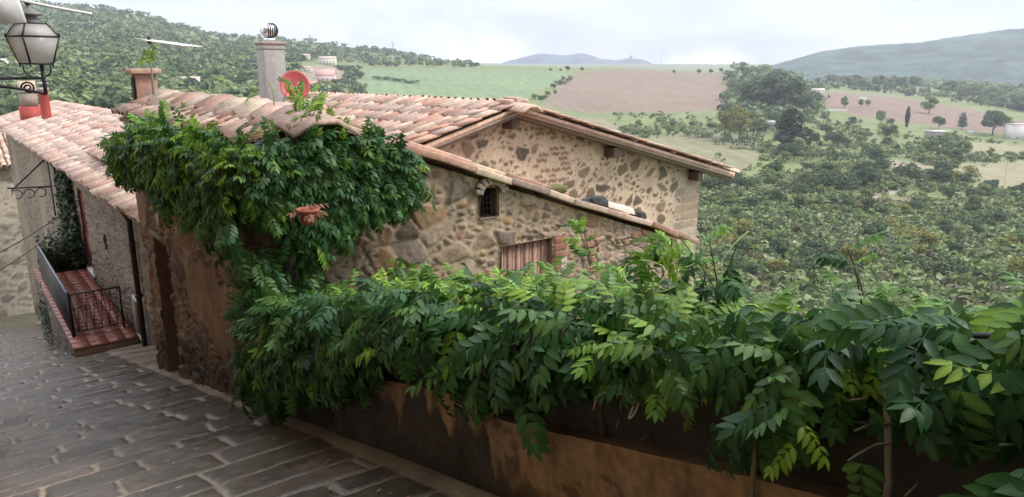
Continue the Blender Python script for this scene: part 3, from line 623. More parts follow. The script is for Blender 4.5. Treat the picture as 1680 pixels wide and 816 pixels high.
mb.obox(q + UP * 0.12, DV * 0.40, NV * 0.36, UP * 0.40, (0.3, 0.05, 0.04)); Hc.part('chimney_base', mb, M['redpaint'])
mb = MB(); mb.obox(q + UP * 0.80, DV * 0.33, NV * 0.29, UP * 0.28, (0.30, 0.25, 0.20)); mb.obox(q + UP * 1.10, DV * 0.36, NV * 0.32, UP * 0.025, (0.33, 0.29, 0.25))
for s_ in (-1, 1):
    mb.obox(q + UP * 1.30 + DV * 0.14 * s_, (DV * s_ * -0.5 + UP * 0.86) * 0.24, NV * 0.3, (DV * 0.86 + UP * 0.5 * s_) * 0.025, (0.50, 0.38, 0.28))
Hc.part('chimney', mb, M['cement'])
# raised terrace in front of the door
TZ = -4.95; T0, T1, TP = 9.15, 15.7, -0.56
mb = MB()
def sty_t(s, z):
    h, c, st = rubble(s, z, 41, 0.22, 0.12, mortar=(0.20, 0.165, 0.12), stones=((0.17, 0.14, 0.105), (0.13, 0.105, 0.08), (0.21, 0.165, 0.12)), relief=0.03, warp=0.35)
    return h, c * sst(-0.6, 1.4, z - gz(s))[:, None] ** 0.5
S = np.arange(T0, T1, 0.045); mb = grid_wall(lambda s: C0 + TP * N2 + s[:, None] * D2, -NV, S, lambda s: np.minimum(gz(s) - 0.3, TZ - 0.4), const(TZ - 0.03), 0.045, sty_t, thick=0.35)
Hc.part('terrace_wall', mb, M['wall'])
mb = MB(); mb.lane_box(T0 - 0.10, T1, TP - 0.02, CP - 0.07, TZ - 0.24, TZ - 0.027, (0.24, 0.15, 0.11)); mb.lane_box(T0 + 0.02, T1 - 0.01, TP + 0.36, CP - 0.08, -8.0, TZ - 0.25, (0.2, 0.16, 0.12)); Hc.part('terrace_slab', mb, M['wall'])
mb = MB(); ta = T0 - 0.12
while ta < T1 - 0.05:
    tp = TP - 0.03
    while tp < CP - 0.1:
        l = 0.29; c = np.array((0.27, 0.085, 0.055)) * _rng.uniform(0.88, 1.1); mb.lane_box(ta + 0.004, min(ta + l, T1) - 0.004, tp + 0.004, min(tp + l, CP - 0.075) - 0.004, TZ - 0.026, TZ - _rng.uniform(0, 0.0006), c); tp += l
    ta += 0.29
mb.lane_box(T0 - 0.12, T1, TP - 0.03, CP - 0.075, TZ - 0.0265, TZ - 0.004, (0.2, 0.09, 0.065)); Hc.part('terrace_floor', mb, M['terrafloor'])

# railings of the terrace
rl = Thing('metal_railing', 'low black railing with slanted bars closing the near end of the red terrace', 'railing', P(9.7, 0, TZ))
mb = MB(); RA = 9.7; p0, p1 = -0.50, 0.36; mb.tube([P(RA, p0, TZ + 0.82), P(RA, p1, TZ + 0.82)], 0.016, 8); mb.tube([P(RA, p0, TZ + 0.1), P(RA, p1, TZ + 0.1)], 0.012, 8); mb.tube([P(RA, p0, TZ), P(RA, p0, TZ + 0.84)], 0.02, 8); mb.tube([P(RA, p1, TZ), P(RA, p1, TZ + 0.84)], 0.02, 8); rl.part('rail', mb, M['iron'])
for i in range(12):
    x0 = p0 + 0.04 + (p1 - p0 - 0.08) * i / 12; x1 = x0 + (p1 - p0 - 0.08) / 12
    mb = MB(); a, b = (TZ + 0.1, TZ + 0.82) if i % 2 else (TZ + 0.82, TZ + 0.1); mb.tube([P(RA, x0, a), P(RA, x1, b)], 0.008, 6); rl.part('bar', mb, M['iron'])
rl2 = Thing('metal_parapet', 'long dark sheet metal parapet along the lane side of the red terrace', 'railing', P(12, TP + 0.06, TZ))
mb = MB(); mb.lane_box(9.72, 14.6, TP + 0.05, TP + 0.065, TZ + 0.02, TZ + 0.84, (0.02, 0.02, 0.03)); rl2.part('panel', mb, M['iron'])
mb = MB(); mb.tube([P(9.72, TP + 0.057, TZ + 0.86), P(14.6, TP + 0.057, TZ + 0.86)], 0.02, 8); rl2.part('rail', mb, mat('grey rail', (0.22, 0.22, 0.24), rough=0.4, metal=0.5))
for i in range(5): mb = MB(); a = 9.74 + i * 1.21; mb.tube([P(a, TP + 0.085, TZ), P(a, TP + 0.085, TZ + 0.85)], 0.018, 8); rl2.part('post', mb, M['iron'])

# ================================================================== HOUSE D : pale stone house across the bottom of the lane
Dh = Thing('end_house', 'pale rubble stone house at the foot of the lane, at the left edge', 'house', P(41, -4, gz(40)))
def sty_d(s, z):
    h, c, st = mixed_rubble(s, z, 51, 0.6, 0.3, 0.5, jw=0.03, mortar=(0.52, 0.45, 0.36), stones=((0.33, 0.27, 0.21), (0.42, 0.35, 0.27), (0.27, 0.22, 0.18), (0.48, 0.42, 0.34)), relief=0.03); return h, c
S = np.arange(-9, 6, 0.09); mb = grid_wall(lambda s: C0 + 40.2 * D2 + s[:, None] * N2, -DV, S, const(gz(40) - 0.6), const(-5.0), 0.09, sty_d, holes=[(-2.9, -1.9, -10.0, -8.4)], thick=0.5, depth=0.3)
Dh.part('wall', mb, M['wall']); mb = MB(); mb.lane_box(40.45, 40.5, -2.9, -1.9, -10.0, -8.4, (0.45, 0.4, 0.33)); Dh.part('window', mb, M['cement'])
mb = MB(); V = [P(39.9, -9.2, -5.15), P(39.9, 6.2, -5.15), P(46, 6.2, -3.9), P(46, -9.2, -3.9)]; V += [v + UP * 0.08 for v in V]; mb.add(V, [(3, 2, 1, 0), (4, 5, 6, 7), (0, 1, 5, 4), (1, 2, 6, 5), (2, 3, 7, 6), (3, 0, 4, 7)], (0.45, 0.32, 0.25))
tiled_slope(mb, P(46, 6.1, -3.8), P(46, -9.1, -3.8), (-DV - UP * 0.205) / math.hypot(1, 0.205), 6.3, 0.3, 0.45, 0.12); Dh.part('roof', mb, M['tile'])
for p0_ in (-9, 5.5):
    mb = MB(); mb.lane_box(40.75, 46, p0_, p0_ + 0.4, -15, -5.3, (0.4, 0.34, 0.27)); Dh.part('side_wall', mb, M['wall'])

# ================================================================== opposite houses that shade the lane (beside and behind the camera)
O = Thing('tall_house', 'tall plastered house on the left of the lane carrying the lantern bracket', 'house', P(0, -4.5, gz(0)))
mb = MB(); oc = (0.30, 0.23, 0.17); OP = -2.75
S = np.arange(-12.5, 9.5, 0.25)
def sty_o(s, z): 
    h, c, st = rubble(s, z, 61, 0.6, 0.4, mortar=(0.33, 0.26, 0.19), stones=((0.25, 0.2, 0.15), (0.3, 0.23, 0.17)), relief=0.02); return h, c
mb = grid_wall(lambda s: C0 + OP * N2 + s[:, None] * D2, NV, S[::-1], lambda s: gz(s) - 0.4, const(4.1), 0.3, sty_o, thick=0.5); O.part('street_wall', mb, M['wall'])
mb = MB(); mb.lane_box(-12.4, -11.9, OP - 7, OP - 0.55, -3, 4.1, oc); mb.lane_box(8.9, 9.4, OP - 7, OP - 0.55, -8, 4.1, oc); mb.lane_box(-12.4, 9.4, OP - 7.5, OP - 7.02, -8, 4.1, oc); O.part('wall', mb, M['wall'])
mb = MB(); V = [P(-12.9, OP + 0.45, 4.12), P(9.9, OP + 0.45, 4.12), P(9.9, OP - 4, 5.6), P(-12.9, OP - 4, 5.6)]; V += [v + UP * 0.12 for v in V]; mb.add(V, [(3, 2, 1, 0), (4, 5, 6, 7), (0, 1, 5, 4), (1, 2, 6, 5), (2, 3, 7, 6), (3, 0, 4, 7)], (0.4, 0.27, 0.2)); V = [P(-12.9, OP - 7.8, 4.12), P(9.9, OP - 7.8, 4.12), P(9.9, OP - 4.02, 5.6), P(-12.9, OP - 4.02, 5.6)]; V += [v + UP * 0.12 for v in V]; mb.add(V, [(0, 1, 2, 3), (7, 6, 5, 4), (4, 5, 1, 0), (5, 6, 2, 1), (6, 7, 3, 2), (7, 4, 0, 3)], (0.4, 0.27, 0.2)); O.part('roof', mb, M['tile'])
K = Thing('corner_house', 'tall plastered house closing the top of the lane behind the viewer', 'house', P(-11, 1.5, gz(-11)))
mb = MB(); mb.lane_box(-16, -9.2, -2.1, 5.5, -4, 4.6, (0.33, 0.25, 0.18)); K.part('wall', mb, M['farwall']); mb = MB(); mb.lane_box(-16.4, -8.8, -2.6, 5.9, 4.61, 4.8, (0.4, 0.27, 0.2)); K.part('roof', mb, M['tile'])

# ================================================================== the lane: stepped courses of worn stone
aa = [-7.0]
while aa[-1] < 39.8: aa.append(aa[-1] + (0.013 if aa[-1] < 1.5 else 0.013 * (1 + 0.16 * (aa[-1] - 1.5))))
aa = np.array(aa); pp = np.concatenate((np.arange(-3.0, -2.4, 0.05), np.arange(-2.4, 0.6, 0.016))); pp = np.concatenate((np.arange(-9, -3.0, 0.25), pp))
Ag, Pg = np.meshgrid(aa, pp, indexing='ij'); af, pf = Ag.ravel(), Pg.ravel()
wa = af + 0.10 * (fbm(af * 0.9, pf * 0.9, 101, 3) - 0.5) + 0.035 * (fbm(af * 5, pf * 5, 102, 2) - 0.5) - 0.12 * pf * np.sin(af * 0.35) * 0.35
cb = [-8.0]; rg = np.random.default_rng(12)
while cb[-1] < 43: cb.append(cb[-1] + rg.uniform(0.24, 0.42))
cb = np.array(cb); ci = np.clip(np.searchsorted(cb, wa) - 1, 0, len(cb) - 2); c0_, c1_ = cb[ci], cb[ci + 1]; da = np.minimum(wa - c0_, c1_ - wa)
wl = 0.48 + 0.42 * _hash(ci, ci * 0, 31); off = _hash(ci, ci * 0, 33) * 3; pw = (pf + 0.05 * (fbm(af * 4, pf * 4, 105, 2) - 0.5)) / wl + off + 0.28 * vn(pf / wl + off, ci * 1.0, 35)
pi_ = np.floor(pw); fp = pw - pi_; dp = np.minimum(fp, 1 - fp) * wl; e = 1 / (1 / np.maximum(da, 1e-4) ** 4 + 1 / np.maximum(dp, 1e-4) ** 4) ** 0.25
e = e + (fbm(af * 14, pf * 14, 107, 4) - 0.5) * 0.020
jw = 0.009 + 0.011 * fbm(af * 1.3, pf * 1.3, 106, 3)
st = sst(jw, jw + 0.011, e) * sst(-0.10, -0.135, pf + 0.05 * (fbm(af * 2, pf * 2, 108, 3) - 0.5)) * (pf > -9)
idr = _hash(ci, pi_, 41); id2 = _hash(ci, pi_, 43)
zz = gz(af) + st * (0.009 + 0.008 * idr + 0.004 * sst(0, 0.1, e)) + (fbm(af * 6, pf * 6, 110, 5) - 0.5) * 0.012 * st + (fbm(af * 22, pf * 22, 111, 2) - 0.5) * 0.005 + 0.02 * (fbm(af * 0.5, pf * 0.5, 112, 2) - 0.5) + 0.02 * sst(-0.16, 0, pf)
stc = pal([(0.090, 0.068, 0.050), (0.115, 0.085, 0.060), (0.070, 0.053, 0.040), (0.125, 0.092, 0.064), (0.095, 0.076, 0.060)], id2) * (0.42 + 0.95 * fbm(af * 11, pf * 11, 114, 5))[:, None]
moss = sst(0.50, 0.62, fbm(af * 3 + 4, pf * 3, 116, 4)) * 0.35; stc = stc * (1 - moss)[:, None] + np.array((0.075, 0.075, 0.035)) * moss[:, None]
moc = np.array((0.29, 0.235, 0.175))[None] * (0.65 + 0.7 * fbm(af * 2, pf * 2, 117, 4))[:, None]
pc = moc * (1 - st[:, None]) + stc * st[:, None]
far = sst(24, 30, af); pc = pc * (1 - far)[:, None] + lerp((0.16, 0.14, 0.08), (0.12, 0.12, 0.06), fbm(af * 2, pf * 2, 118, 3)) * far[:, None]
speck = (_hash(np.floor(af / 0.02), np.floor(pf / 0.025), 77) > 0.9985) & (af < 1); pc[speck] = (0.35, 0.33, 0.15)
XY = C0[None] + af[:, None] * D2 + pf[:, None] * N2; V = np.concatenate((XY, zz[:, None]), 1); m, n = Ag.shape; I = np.arange(m * n).reshape(m, n)
F = np.stack((I[:-1, :-1], I[:-1, 1:], I[1:, 1:], I[1:, :-1]), -1).reshape(-1, 4)
base = P(0, -1, gz(0)); me = make_mesh('street', V - base, [F], pc, smooth=True); me.materials.append(M['pave']); st_o = bpy.data.objects.new('street', me); st_o.location = tuple(base); link(st_o); st_o['kind'] = 'structure'

# ================================================================== parapet wall beside the lane
W = Thing('parapet_wall', 'low orange brown plastered wall with black wet stains along the lane', 'wall', P(-3, 0.1, gz(-3)))
def wtop(s): return gz(s) + 0.435 + 0.075 * ((s > -2.84) & (s < 0.2)) + 0.012 * (fbm(s * 5, s * 0, 120, 3) - 0.5)
def sty_p(s, z):
    hgt = z - gz(s); n1 = fbm(s * 1.6, z * 1.6, 121, 5); n2 = fbm(s * 7, z * 2.5, 122, 4); n3 = fbm(s * 5, z * 5, 123, 5)
    pl = lerp((0.30, 0.175, 0.075), (0.36, 0.235, 0.125), n3)
    edge = 0.30 - 0.55 * (s < -2.9) * 1.0
    drip = (0.50 - hgt) * 2.4 + (n1 - 0.5) * 1.1 + (n2 - 0.5) * 1.5 + 0.55 * sst(-3.2, -2.5, s) * 1 - 0.32
    k = sst(0.15, 0.5, drip) * (0.35 + 0.65 * sst(-3.6, -2.85, s)) 
    c = lerp((0, 0, 0), (0, 0, 0), n1) + pl * (1 - k)[:, None] + np.array((0.042, 0.030, 0.022))[None] * (0.7 + 0.6 * n3)[:, None] * k[:, None]
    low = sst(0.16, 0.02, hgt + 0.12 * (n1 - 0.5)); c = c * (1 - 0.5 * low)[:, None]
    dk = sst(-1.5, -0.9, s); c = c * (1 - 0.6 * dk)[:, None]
    strip = sst(0.10, 0.0, np.abs(s + 0.06 + 0.05 * (n1 - 0.5))) * sst(0.0, 0.3, hgt); c = c * (1 - strip)[:, None] + np.array((0.22, 0.15, 0.09)) * strip[:, None]
    fine = fbm(s * 38, z * 38, 126, 4); streaks = sst(0.55, 0.75, fbm(s * 26, z * 2.2, 127, 4)) * sst(0.1, 0.4, hgt); pit = sst(0.66, 0.74, fbm(s * 9, z * 9, 128, 5)); c = c * (0.62 + 0.76 * fine)[:, None] * (1 - 0.45 * streaks)[:, None] * (1 - 0.55 * pit)[:, None]
    return (n3 - 0.5) * 0.022 - 0.006 * pit + (fine - 0.5) * 0.006 + (n1 - 0.5) * 0.03 + (fbm(s * 20, z * 20, 124, 3) - 0.5) * 0.006 - 0.012 * k, c
S = np.arange(-6.8, 0.0, 0.014)
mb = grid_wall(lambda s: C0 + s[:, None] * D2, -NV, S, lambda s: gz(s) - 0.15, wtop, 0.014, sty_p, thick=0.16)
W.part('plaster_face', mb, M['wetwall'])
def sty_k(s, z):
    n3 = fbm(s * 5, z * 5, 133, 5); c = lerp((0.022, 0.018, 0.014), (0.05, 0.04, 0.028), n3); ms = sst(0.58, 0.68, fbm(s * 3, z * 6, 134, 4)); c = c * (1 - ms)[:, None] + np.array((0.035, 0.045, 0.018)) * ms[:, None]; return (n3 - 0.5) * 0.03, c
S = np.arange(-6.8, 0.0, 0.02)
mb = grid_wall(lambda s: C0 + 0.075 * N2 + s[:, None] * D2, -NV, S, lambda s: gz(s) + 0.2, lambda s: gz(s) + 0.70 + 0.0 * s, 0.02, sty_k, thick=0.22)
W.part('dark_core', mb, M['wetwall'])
FR = Thing('iron_fence', 'thin black iron railing on the parapet, almost buried under the vine', 'railing', P(-3, 0.2, gz(-3) + 0.7))
for h in (0.74, 0.90):
    mb = MB(); mb.tube([P(-6.6, 0.19, gz(-6.6) + h), P(-0.05, 0.19, gz(-0.05) + h)], 0.012, 8); FR.part('rail', mb, M['iron'])
for i in range(54):
    a = -6.5 + i * 0.12; mb = MB(); mb.tube([P(a, 0.19, gz(a) + 0.66), P(a, 0.19, gz(a) + 0.91)], 0.008, 6); FR.part('bar', mb, M['iron'])

# ================================================================== the valley
TU = [-600, -100, 0, 200, 400, 500, 600, 780, 850, 1000, 1200, 1400, 1680, 2300]
TY = [60, 120, 180, 260, 350, 500, 700, 900, 1200, 1500, 1800, 2400, 5000]
TV = {   # apparent height (photograph rows) of the ground at each distance, read off the photograph
 0:    [560, 400, 310, 220, 170, 125, 85, 60, 30, 12, 2, 60, 96],
 200:  [560, 410, 320, 235, 182, 140, 100, 75, 45, 27, 16, 70, 98],
 400:  [580, 430, 340, 250, 195, 160, 125, 100, 80, 68, 60, 85, 100],
 500:  [590, 450, 360, 275, 212, 170, 130, 108, 90, 78, 68, 90, 101],
 600:  [600, 470, 385, 300, 235, 190, 152, 124, 109, 95, 79, 95, 102],
 780:  [615, 490, 420, 340, 275, 212, 165, 136, 110, 112, 106, 110, 104],
 850:  [620, 505, 440, 360, 295, 226, 172, 141, 111, 114, 118, 115, 105],
 1000: [620, 520, 455, 380, 310, 240, 186, 150, 114, 116, 122, 118, 105],
 1200: [630, 530, 462, 390, 318, 245, 192, 152, 121, 122, 126, 120, 106],
 1400: [640, 540, 470, 395, 325, 250, 200, 166, 150, 140, 140, 125, 106],
 1680: [650, 550, 480, 400, 335, 265, 220, 190, 168, 155, 150, 130, 106],
}
TV[-100] = TV[0]; TV[-600] = [v + 20 for v in TV[0]]; TV[2300] = TV[1680]
_tu = np.array(TU, float); _TX = (_tu - 840) / F_PX / 1.0; _lY = np.log(TY)
_ZR = np.array([[ray(840, v)[1] for v in TV[u]] for u in TU])          # z/y
def _cub(xq, xs):       # smooth interpolation weights (catmull style through smoothstep blend)
    i = np.clip(np.searchsorted(xs, xq) - 1, 0, len(xs) - 2); t = np.clip((xq - xs[i]) / (xs[i + 1] - xs[i]), 0, 1); return i, t
def table_z(x, y):
    xr = x / np.maximum(y, 1); i, t = _cub(xr, _TX); t = t * t * (3 - 2 * t) * 0.6 + t * 0.4; ly = np.log(np.maximum(y, 60)); j, q = _cub(ly, _lY)
    Z = _ZR
    def cr(a): # catmull rom in y
        j0 = np.clip(j - 1, 0, None); j3 = np.clip(j + 2, None, len(_lY) - 1)
        p0, p1, p2, p3 = Z[a, j0], Z[a, j], Z[a, j + 1], Z[a, j3]
        return 0.5 * ((2 * p1) + (-p0 + p2) * q + (2 * p0 - 5 * p1 + 4 * p2 - p3) * q ** 2 + (-p0 + 3 * p1 - 3 * p2 + p3) * q ** 3)
    zr = cr(i) * (1 - t) + cr(i + 1) * t
    return zr * np.maximum(y, 1)
def ground_z(x, y):
    x = np.asarray(x, float); y = np.asarray(y, float)
    a = (x - C0[0]) * D2[0] + (y - C0[1]) * D2[1]; p = (x - C0[0]) * N2[0] + (y - C0[1]) * N2[1]
    zn = gz(np.clip(a, -14, 66)) - 0.14 - 1.1 * np.clip(p - 0.12, 0, 2.0) - 0.55 * np.clip(p - 2.0, 0, 60)
    zt = table_z(x, y) + (fbm(x / 40 + 7, y / 40, 201, 4) - 0.5) * np.clip(y - 50, 0, 400) * 0.012
    wgt = np.maximum(sst(5, 45, p), sst(46, 76, a)) * sst(4, 30, y); wgt = np.maximum(wgt, sst(46, 64, y))
    return zn * (1 - wgt) + zt * wgt
def hit(u, v, y0=50):
    xr, zr = ray(u, v); Y = np.exp(np.linspace(math.log(y0), math.log(4500), 700)); z = ground_z(xr * Y, Y); k = np.nonzero(z / Y >= zr)[0]
    if len(k) == 0: return None
    Yh = Y[k[0]]; return np.array((xr * Yh, Yh, float(ground_z(xr * Yh, Yh))))
def to_px(x, y, z):
    f = y * cp - z * sp; return 840 + F_PX * x / f, 408 - F_PX * (y * sp + z * cp) / f
def inpoly(u, v, poly):
    r = np.zeros(np.shape(u), bool); n = len(poly)
    for i in range(n):
        x0, y0 = poly[i]; x1, y1 = poly[(i + 1) % n]
        c = ((y0 > v) != (y1 > v)) & (u < (x1 - x0) * (v - y0) / (y1 - y0 + 1e-9) + x0); r ^= c
    return r
def world_poly(px):     # outline of a field on the ground
    o = []
    for u, v in px:
        h = hit(u, v, 150)
        if h is not None: o.append((h[0], h[1]))
    return o
FIELDS = [  # outline in the photograph, two soil colours
 ('green', [(575, 164), (585, 118), (600, 113.5), (700, 112.5), (830, 113.5), (930, 117), (936, 122), (900, 142), (868, 160), (860, 170), (700, 168)], (0.155, 0.205, 0.085), (0.13, 0.185, 0.085)),
 ('plough', [(890, 172), (905, 152), (940, 128), (966, 116.5), (1070, 115.5), (1190, 122), (1192, 150), (1180, 180), (1000, 186), (930, 182)], (0.165, 0.118, 0.078), (0.205, 0.150, 0.10)),
 ('plough', [(1345, 172), (1366, 152), (1420, 156), (1500, 164), (1600, 182), (1690, 202), (1760, 220), (1740, 236), (1690, 226), (1600, 214), (1520, 205), (1440, 196), (1400, 190)], (0.175, 0.115, 0.08), (0.21, 0.142, 0.10)),
 ('stubble', [(485, 140), (490, 108), (560, 110), (566, 128), (560, 150), (520, 160)], (0.24, 0.18, 0.115), (0.22, 0.175, 0.11)),
 ('meadow', [(1005, 262), (1060, 228), (1180, 212), (1240, 232), (1250, 262), (1180, 300), (1100, 300)], (0.20, 0.18, 0.09), (0.17, 0.17, 0.08)),
 ('meadow', [(1540, 292), (1580, 268), (1690, 262), (1760, 266), (1740, 312), (1600, 312)], (0.235, 0.205, 0.115), (0.20, 0.19, 0.10)),
 ('meadow', [(1420, 268), (1440, 262), (1500, 268), (1560, 280), (1500, 286)], (0.25, 0.2, 0.13), (0.22, 0.19, 0.12)),
 ('meadow', [(1560, 238), (1600, 232), (1690, 240), (1740, 250), (1700, 258), (1600, 254)], (0.22, 0.20, 0.11), (0.2, 0.19, 0.1)),
 ('clearing', [(1500, 410), (1240, 398), (1250, 380), (1400, 384), (1560, 400), (1680, 440), (1600, 470), (1400, 440), (1280, 440)], (0.15, 0.17, 0.06), (0.12, 0.15, 0.05)),
 ('meadow', [(880, 190), (990, 196), (1040, 222), (960, 236), (860, 200)], (0.22, 0.185, 0.115), (0.18, 0.17, 0.09)),
]
ncol, nrow = 760, 470
xs = np.concatenate((np.linspace(-2.6, -0.86, 40, endpoint=False), np.linspace(-0.86, 0.86, ncol), np.linspace(0.86, 2.6, 41)[1:]))
ys = np.exp(np.linspace(math.log(2.2), math.log(5200), nrow))
Xr, Yg = np.meshgrid(xs, ys, indexing='ij'); X = (Xr * Yg).ravel(); Y = Yg.ravel(); Z = ground_z(X, Y)
n1 = fbm(X / 60, Y / 60, 210, 5); n2 = fbm(X / 9, Y / 9, 211, 5); n3 = fbm(X / 160, Y / 160 + 3, 212, 4)
g1 = lerp((0.085, 0.12, 0.036), (0.20, 0.22, 0.075), n1 * 0.5 + n2 * 0.5); g2 = lerp((0.22, 0.19, 0.11), (0.16, 0.17, 0.075), n2)
cg = g1 * (1 - sst(0.54, 0.64, n3 * 0.5 + n2 * 0.5)[:, None]) + g2 * sst(0.54, 0.64, n3 * 0.5 + n2 * 0.5)[:, None]
wood_u, wood_v = to_px(X, Y, Z)
jx = (fbm(X / 14, Y / 14, 220, 3) - 0.5) * 9; jy = (fbm(X / 14 + 40, Y / 14, 221, 3) - 0.5) * 22
FW = []
for nm, px, ca, cb_ in FIELDS:
    wp = world_poly(px); FW.append((nm, wp)) if nm != 'clearing' else None; mk = inpoly(X + jx * 0.6, Y + jy * 0.6, wp) & (Y > 100); rows = np.sin((X * 0.9 + Y * 0.15) * 0.5 + n1 * 3) * 0.07 + 0.16 * (fbm(X / 3, Y / 45, 231, 3) - 0.5)
    cc = lerp(ca, cb_, np.clip(n2 * 0.6 + n1 * 0.6 - 0.1, 0, 1)) * (1 + rows + 0.10 * (n3 - 0.5) * 2)[:, None] * (0.92 + 0.16 * fbm(X / 4, Y / 12, 230, 3))[:, None]; cg[mk] = cc[mk]
# bare eroded gully and tracks
def streak(pts, width, col):
    W_ = [hit(u, v, 80) for u, v in pts]; W_ = [q for q in W_ if q is not None]
    for i in range(len(W_) - 1):
        a, b = W_[i][:2], W_[i + 1][:2]; d = b - a; L2 = d.dot(d) + 1e-9; t = np.clip(((X - a[0]) * d[0] + (Y - a[1]) * d[1]) / L2, 0, 1)
        dist = np.hypot(X + jx * 0.25 - a[0] - t * d[0], Y + jy * 0.25 - a[1] - t * d[1]); mk = dist < width; cg[mk] = np.array(col) * (0.8 + 0.4 * n2[mk])[:, None]
streak([(1400, 356), (1415, 335), (1432, 322), (1462, 316), (1475, 312)], 2.6, (0.33, 0.26, 0.22)); streak([(1425, 345), (1455, 330), (1490, 330)], 4, (0.17, 0.125, 0.095))
streak([(1285, 402), (1330, 404)], 1.6, (0.36, 0.30, 0.24)); streak([(1380, 392), (1440, 398), (1510, 406)], 0.8, (0.36, 0.34, 0.28)); streak([(1640, 262), (1700, 262)], 1.6, (0.45, 0.38, 0.32)); streak([(1310, 190), (1360, 182), (1410, 180)], 2.4, (0.32, 0.28, 0.22))
V = np.stack((X, Y, Z), 1); m, n = Xr.shape; I = np.arange(m * n).reshape(m, n)
F = np.stack((I[:-1, :-1], I[1:, :-1], I[1:, 1:], I[:-1, 1:]), -1).reshape(-1, 4)
# apron behind the viewer, joined to the front sheet
nb = 30; yb = -np.exp(np.linspace(math.log(0.5), math.log(3000), nb)) + 0.3; xb = xs * 2.2
Xb = np.repeat(xb[:, None], nb, 1) * (1 + np.abs(yb)[None] / 2.2); Yb = np.repeat(yb[None], len(xs), 0); Zb = ground_z(Xb.ravel(), np.full(Xb.size, 2.2)) * 0 + gz(np.clip((Xb.ravel() - C0[0]) * D2[0] + (Yb.ravel() - C0[1]) * D2[1], -14, 60)) - 0.14 - 1.1 * np.clip(((Xb.ravel() - C0[0]) * N2[0] + (Yb.ravel() - C0[1]) * N2[1]) - 0.12, 0, 2.0) - 0.55 * np.clip(((Xb.ravel() - C0[0]) * N2[0] + (Yb.ravel() - C0[1]) * N2[1]) - 2.0, 0, 60)
Vb = np.stack((Xb.ravel(), Yb.ravel(), Zb), 1); J = np.arange(len(xs) * nb).reshape(len(xs), nb) + len(V)
Fb = np.stack((J[:-1, :-1], J[:-1, 1:], J[1:, 1:], J[1:, :-1]), -1).reshape(-1, 4); Fj = np.stack((J[:-1, 0], J[1:, 0], I[1:, 0], I[:-1, 0]), -1)
me = make_mesh('terrain', np.concatenate((V, Vb)), [F, Fb, Fj], np.concatenate((cg, np.tile((0.1, 0.12, 0.05), (len(Vb), 1)))), smooth=True); me.materials.append(M['terrain'])
te = bpy.data.objects.new('terrain', me); link(te); te['kind'] = 'structure'

# far mountains ---------------------------------------------------
def mountain(name, prof, Yd, depth, col, base_v, seed, amp):
    us = np.linspace(prof[0][0], prof[-1][0], 260); vv = np.interp(us, [q[0] for q in prof], [q[1] for q in prof]); vv = vv + (fbm(us / 9.0, us * 0, seed, 5) - 0.5) * amp
    k = 40; T = np.linspace(0, 1, k); Vv = []; Cc = []
    for u, v in zip(us, vv):
        xr, zt = ray(u, v); zb = ray(u, base_v)[1] * (Yd - depth); xr0 = xr
        y = Yd - depth * (1 - T); z = zb + (zt * Yd - zb) * (T ** 0.8)
        Vv.append(np.stack((xr0 * y, y, z), 1))
    Vv = np.array(Vv); x, y, z = Vv[..., 0], Vv[..., 1], Vv[..., 2]; rr = (fbm(x / (depth * 0.25), y / (depth * 0.3), seed + 2, 5) - 0.5); z += rr * np.sin(T * math.pi)[None] * Yd * 0.02
    c = lerp(np.array(col) * 0.45, np.array(col) * 1.7, np.clip((fbm(x / 60, y / 60, seed + 4, 6) - 0.5) * 2.4 + (fbm(x / 14, y / 20, seed + 6, 3) - 0.5) * 1.6 + 0.5 + rr * 1.2, 0, 1).ravel())
    Vf = Vv.reshape(-1, 3); m, n = x.shape; I = np.arange(m * n).reshape(m, n); F = np.stack((I[:-1, :-1], I[1:, :-1], I[1:, 1:], I[:-1, 1:]), -1).reshape(-1, 4)
    back = Vv[:, -1].copy(); back[:, 1] += depth * 0.7; back[:, 0] *= 1 + 0.7 * depth / Yd; back[:, 2] = -200; nb0 = len(Vf)
    Fb = np.stack((I[:-1, -1], I[1:, -1], np.arange(1, m) + nb0, np.arange(m - 1) + nb0), -1)
    me = make_mesh(name, np.concatenate((Vf, back)), [F, Fb], np.concatenate((c, np.tile(np.array(col), (m, 1)))), smooth=True); me.materials.append(M['mount']); o = bpy.data.objects.new(name, me); link(o); o['kind'] = 'structure'; return o
mountain('mountain', [(780, 118), (830, 101), (850, 96), (885, 88), (905, 89), (930, 91), (958, 87), (985, 97), (1010, 99), (1032, 95), (1055, 98), (1072, 106), (1095, 118)], 5600, 1200, (0.05, 0.075, 0.10), 130, 301, 2.0)
mountain('hills', [(1180, 130), (1225, 116), (1270, 106), (1318, 93), (1350, 84), (1400, 77), (1450, 73), (1500, 71), (1545, 64), (1600, 56), (1650, 49), (1720, 44), (1900, 40), (2200, 60), (2500, 100)], 2750, 900, (0.035, 0.065, 0.05), 150, 311, 2.5)

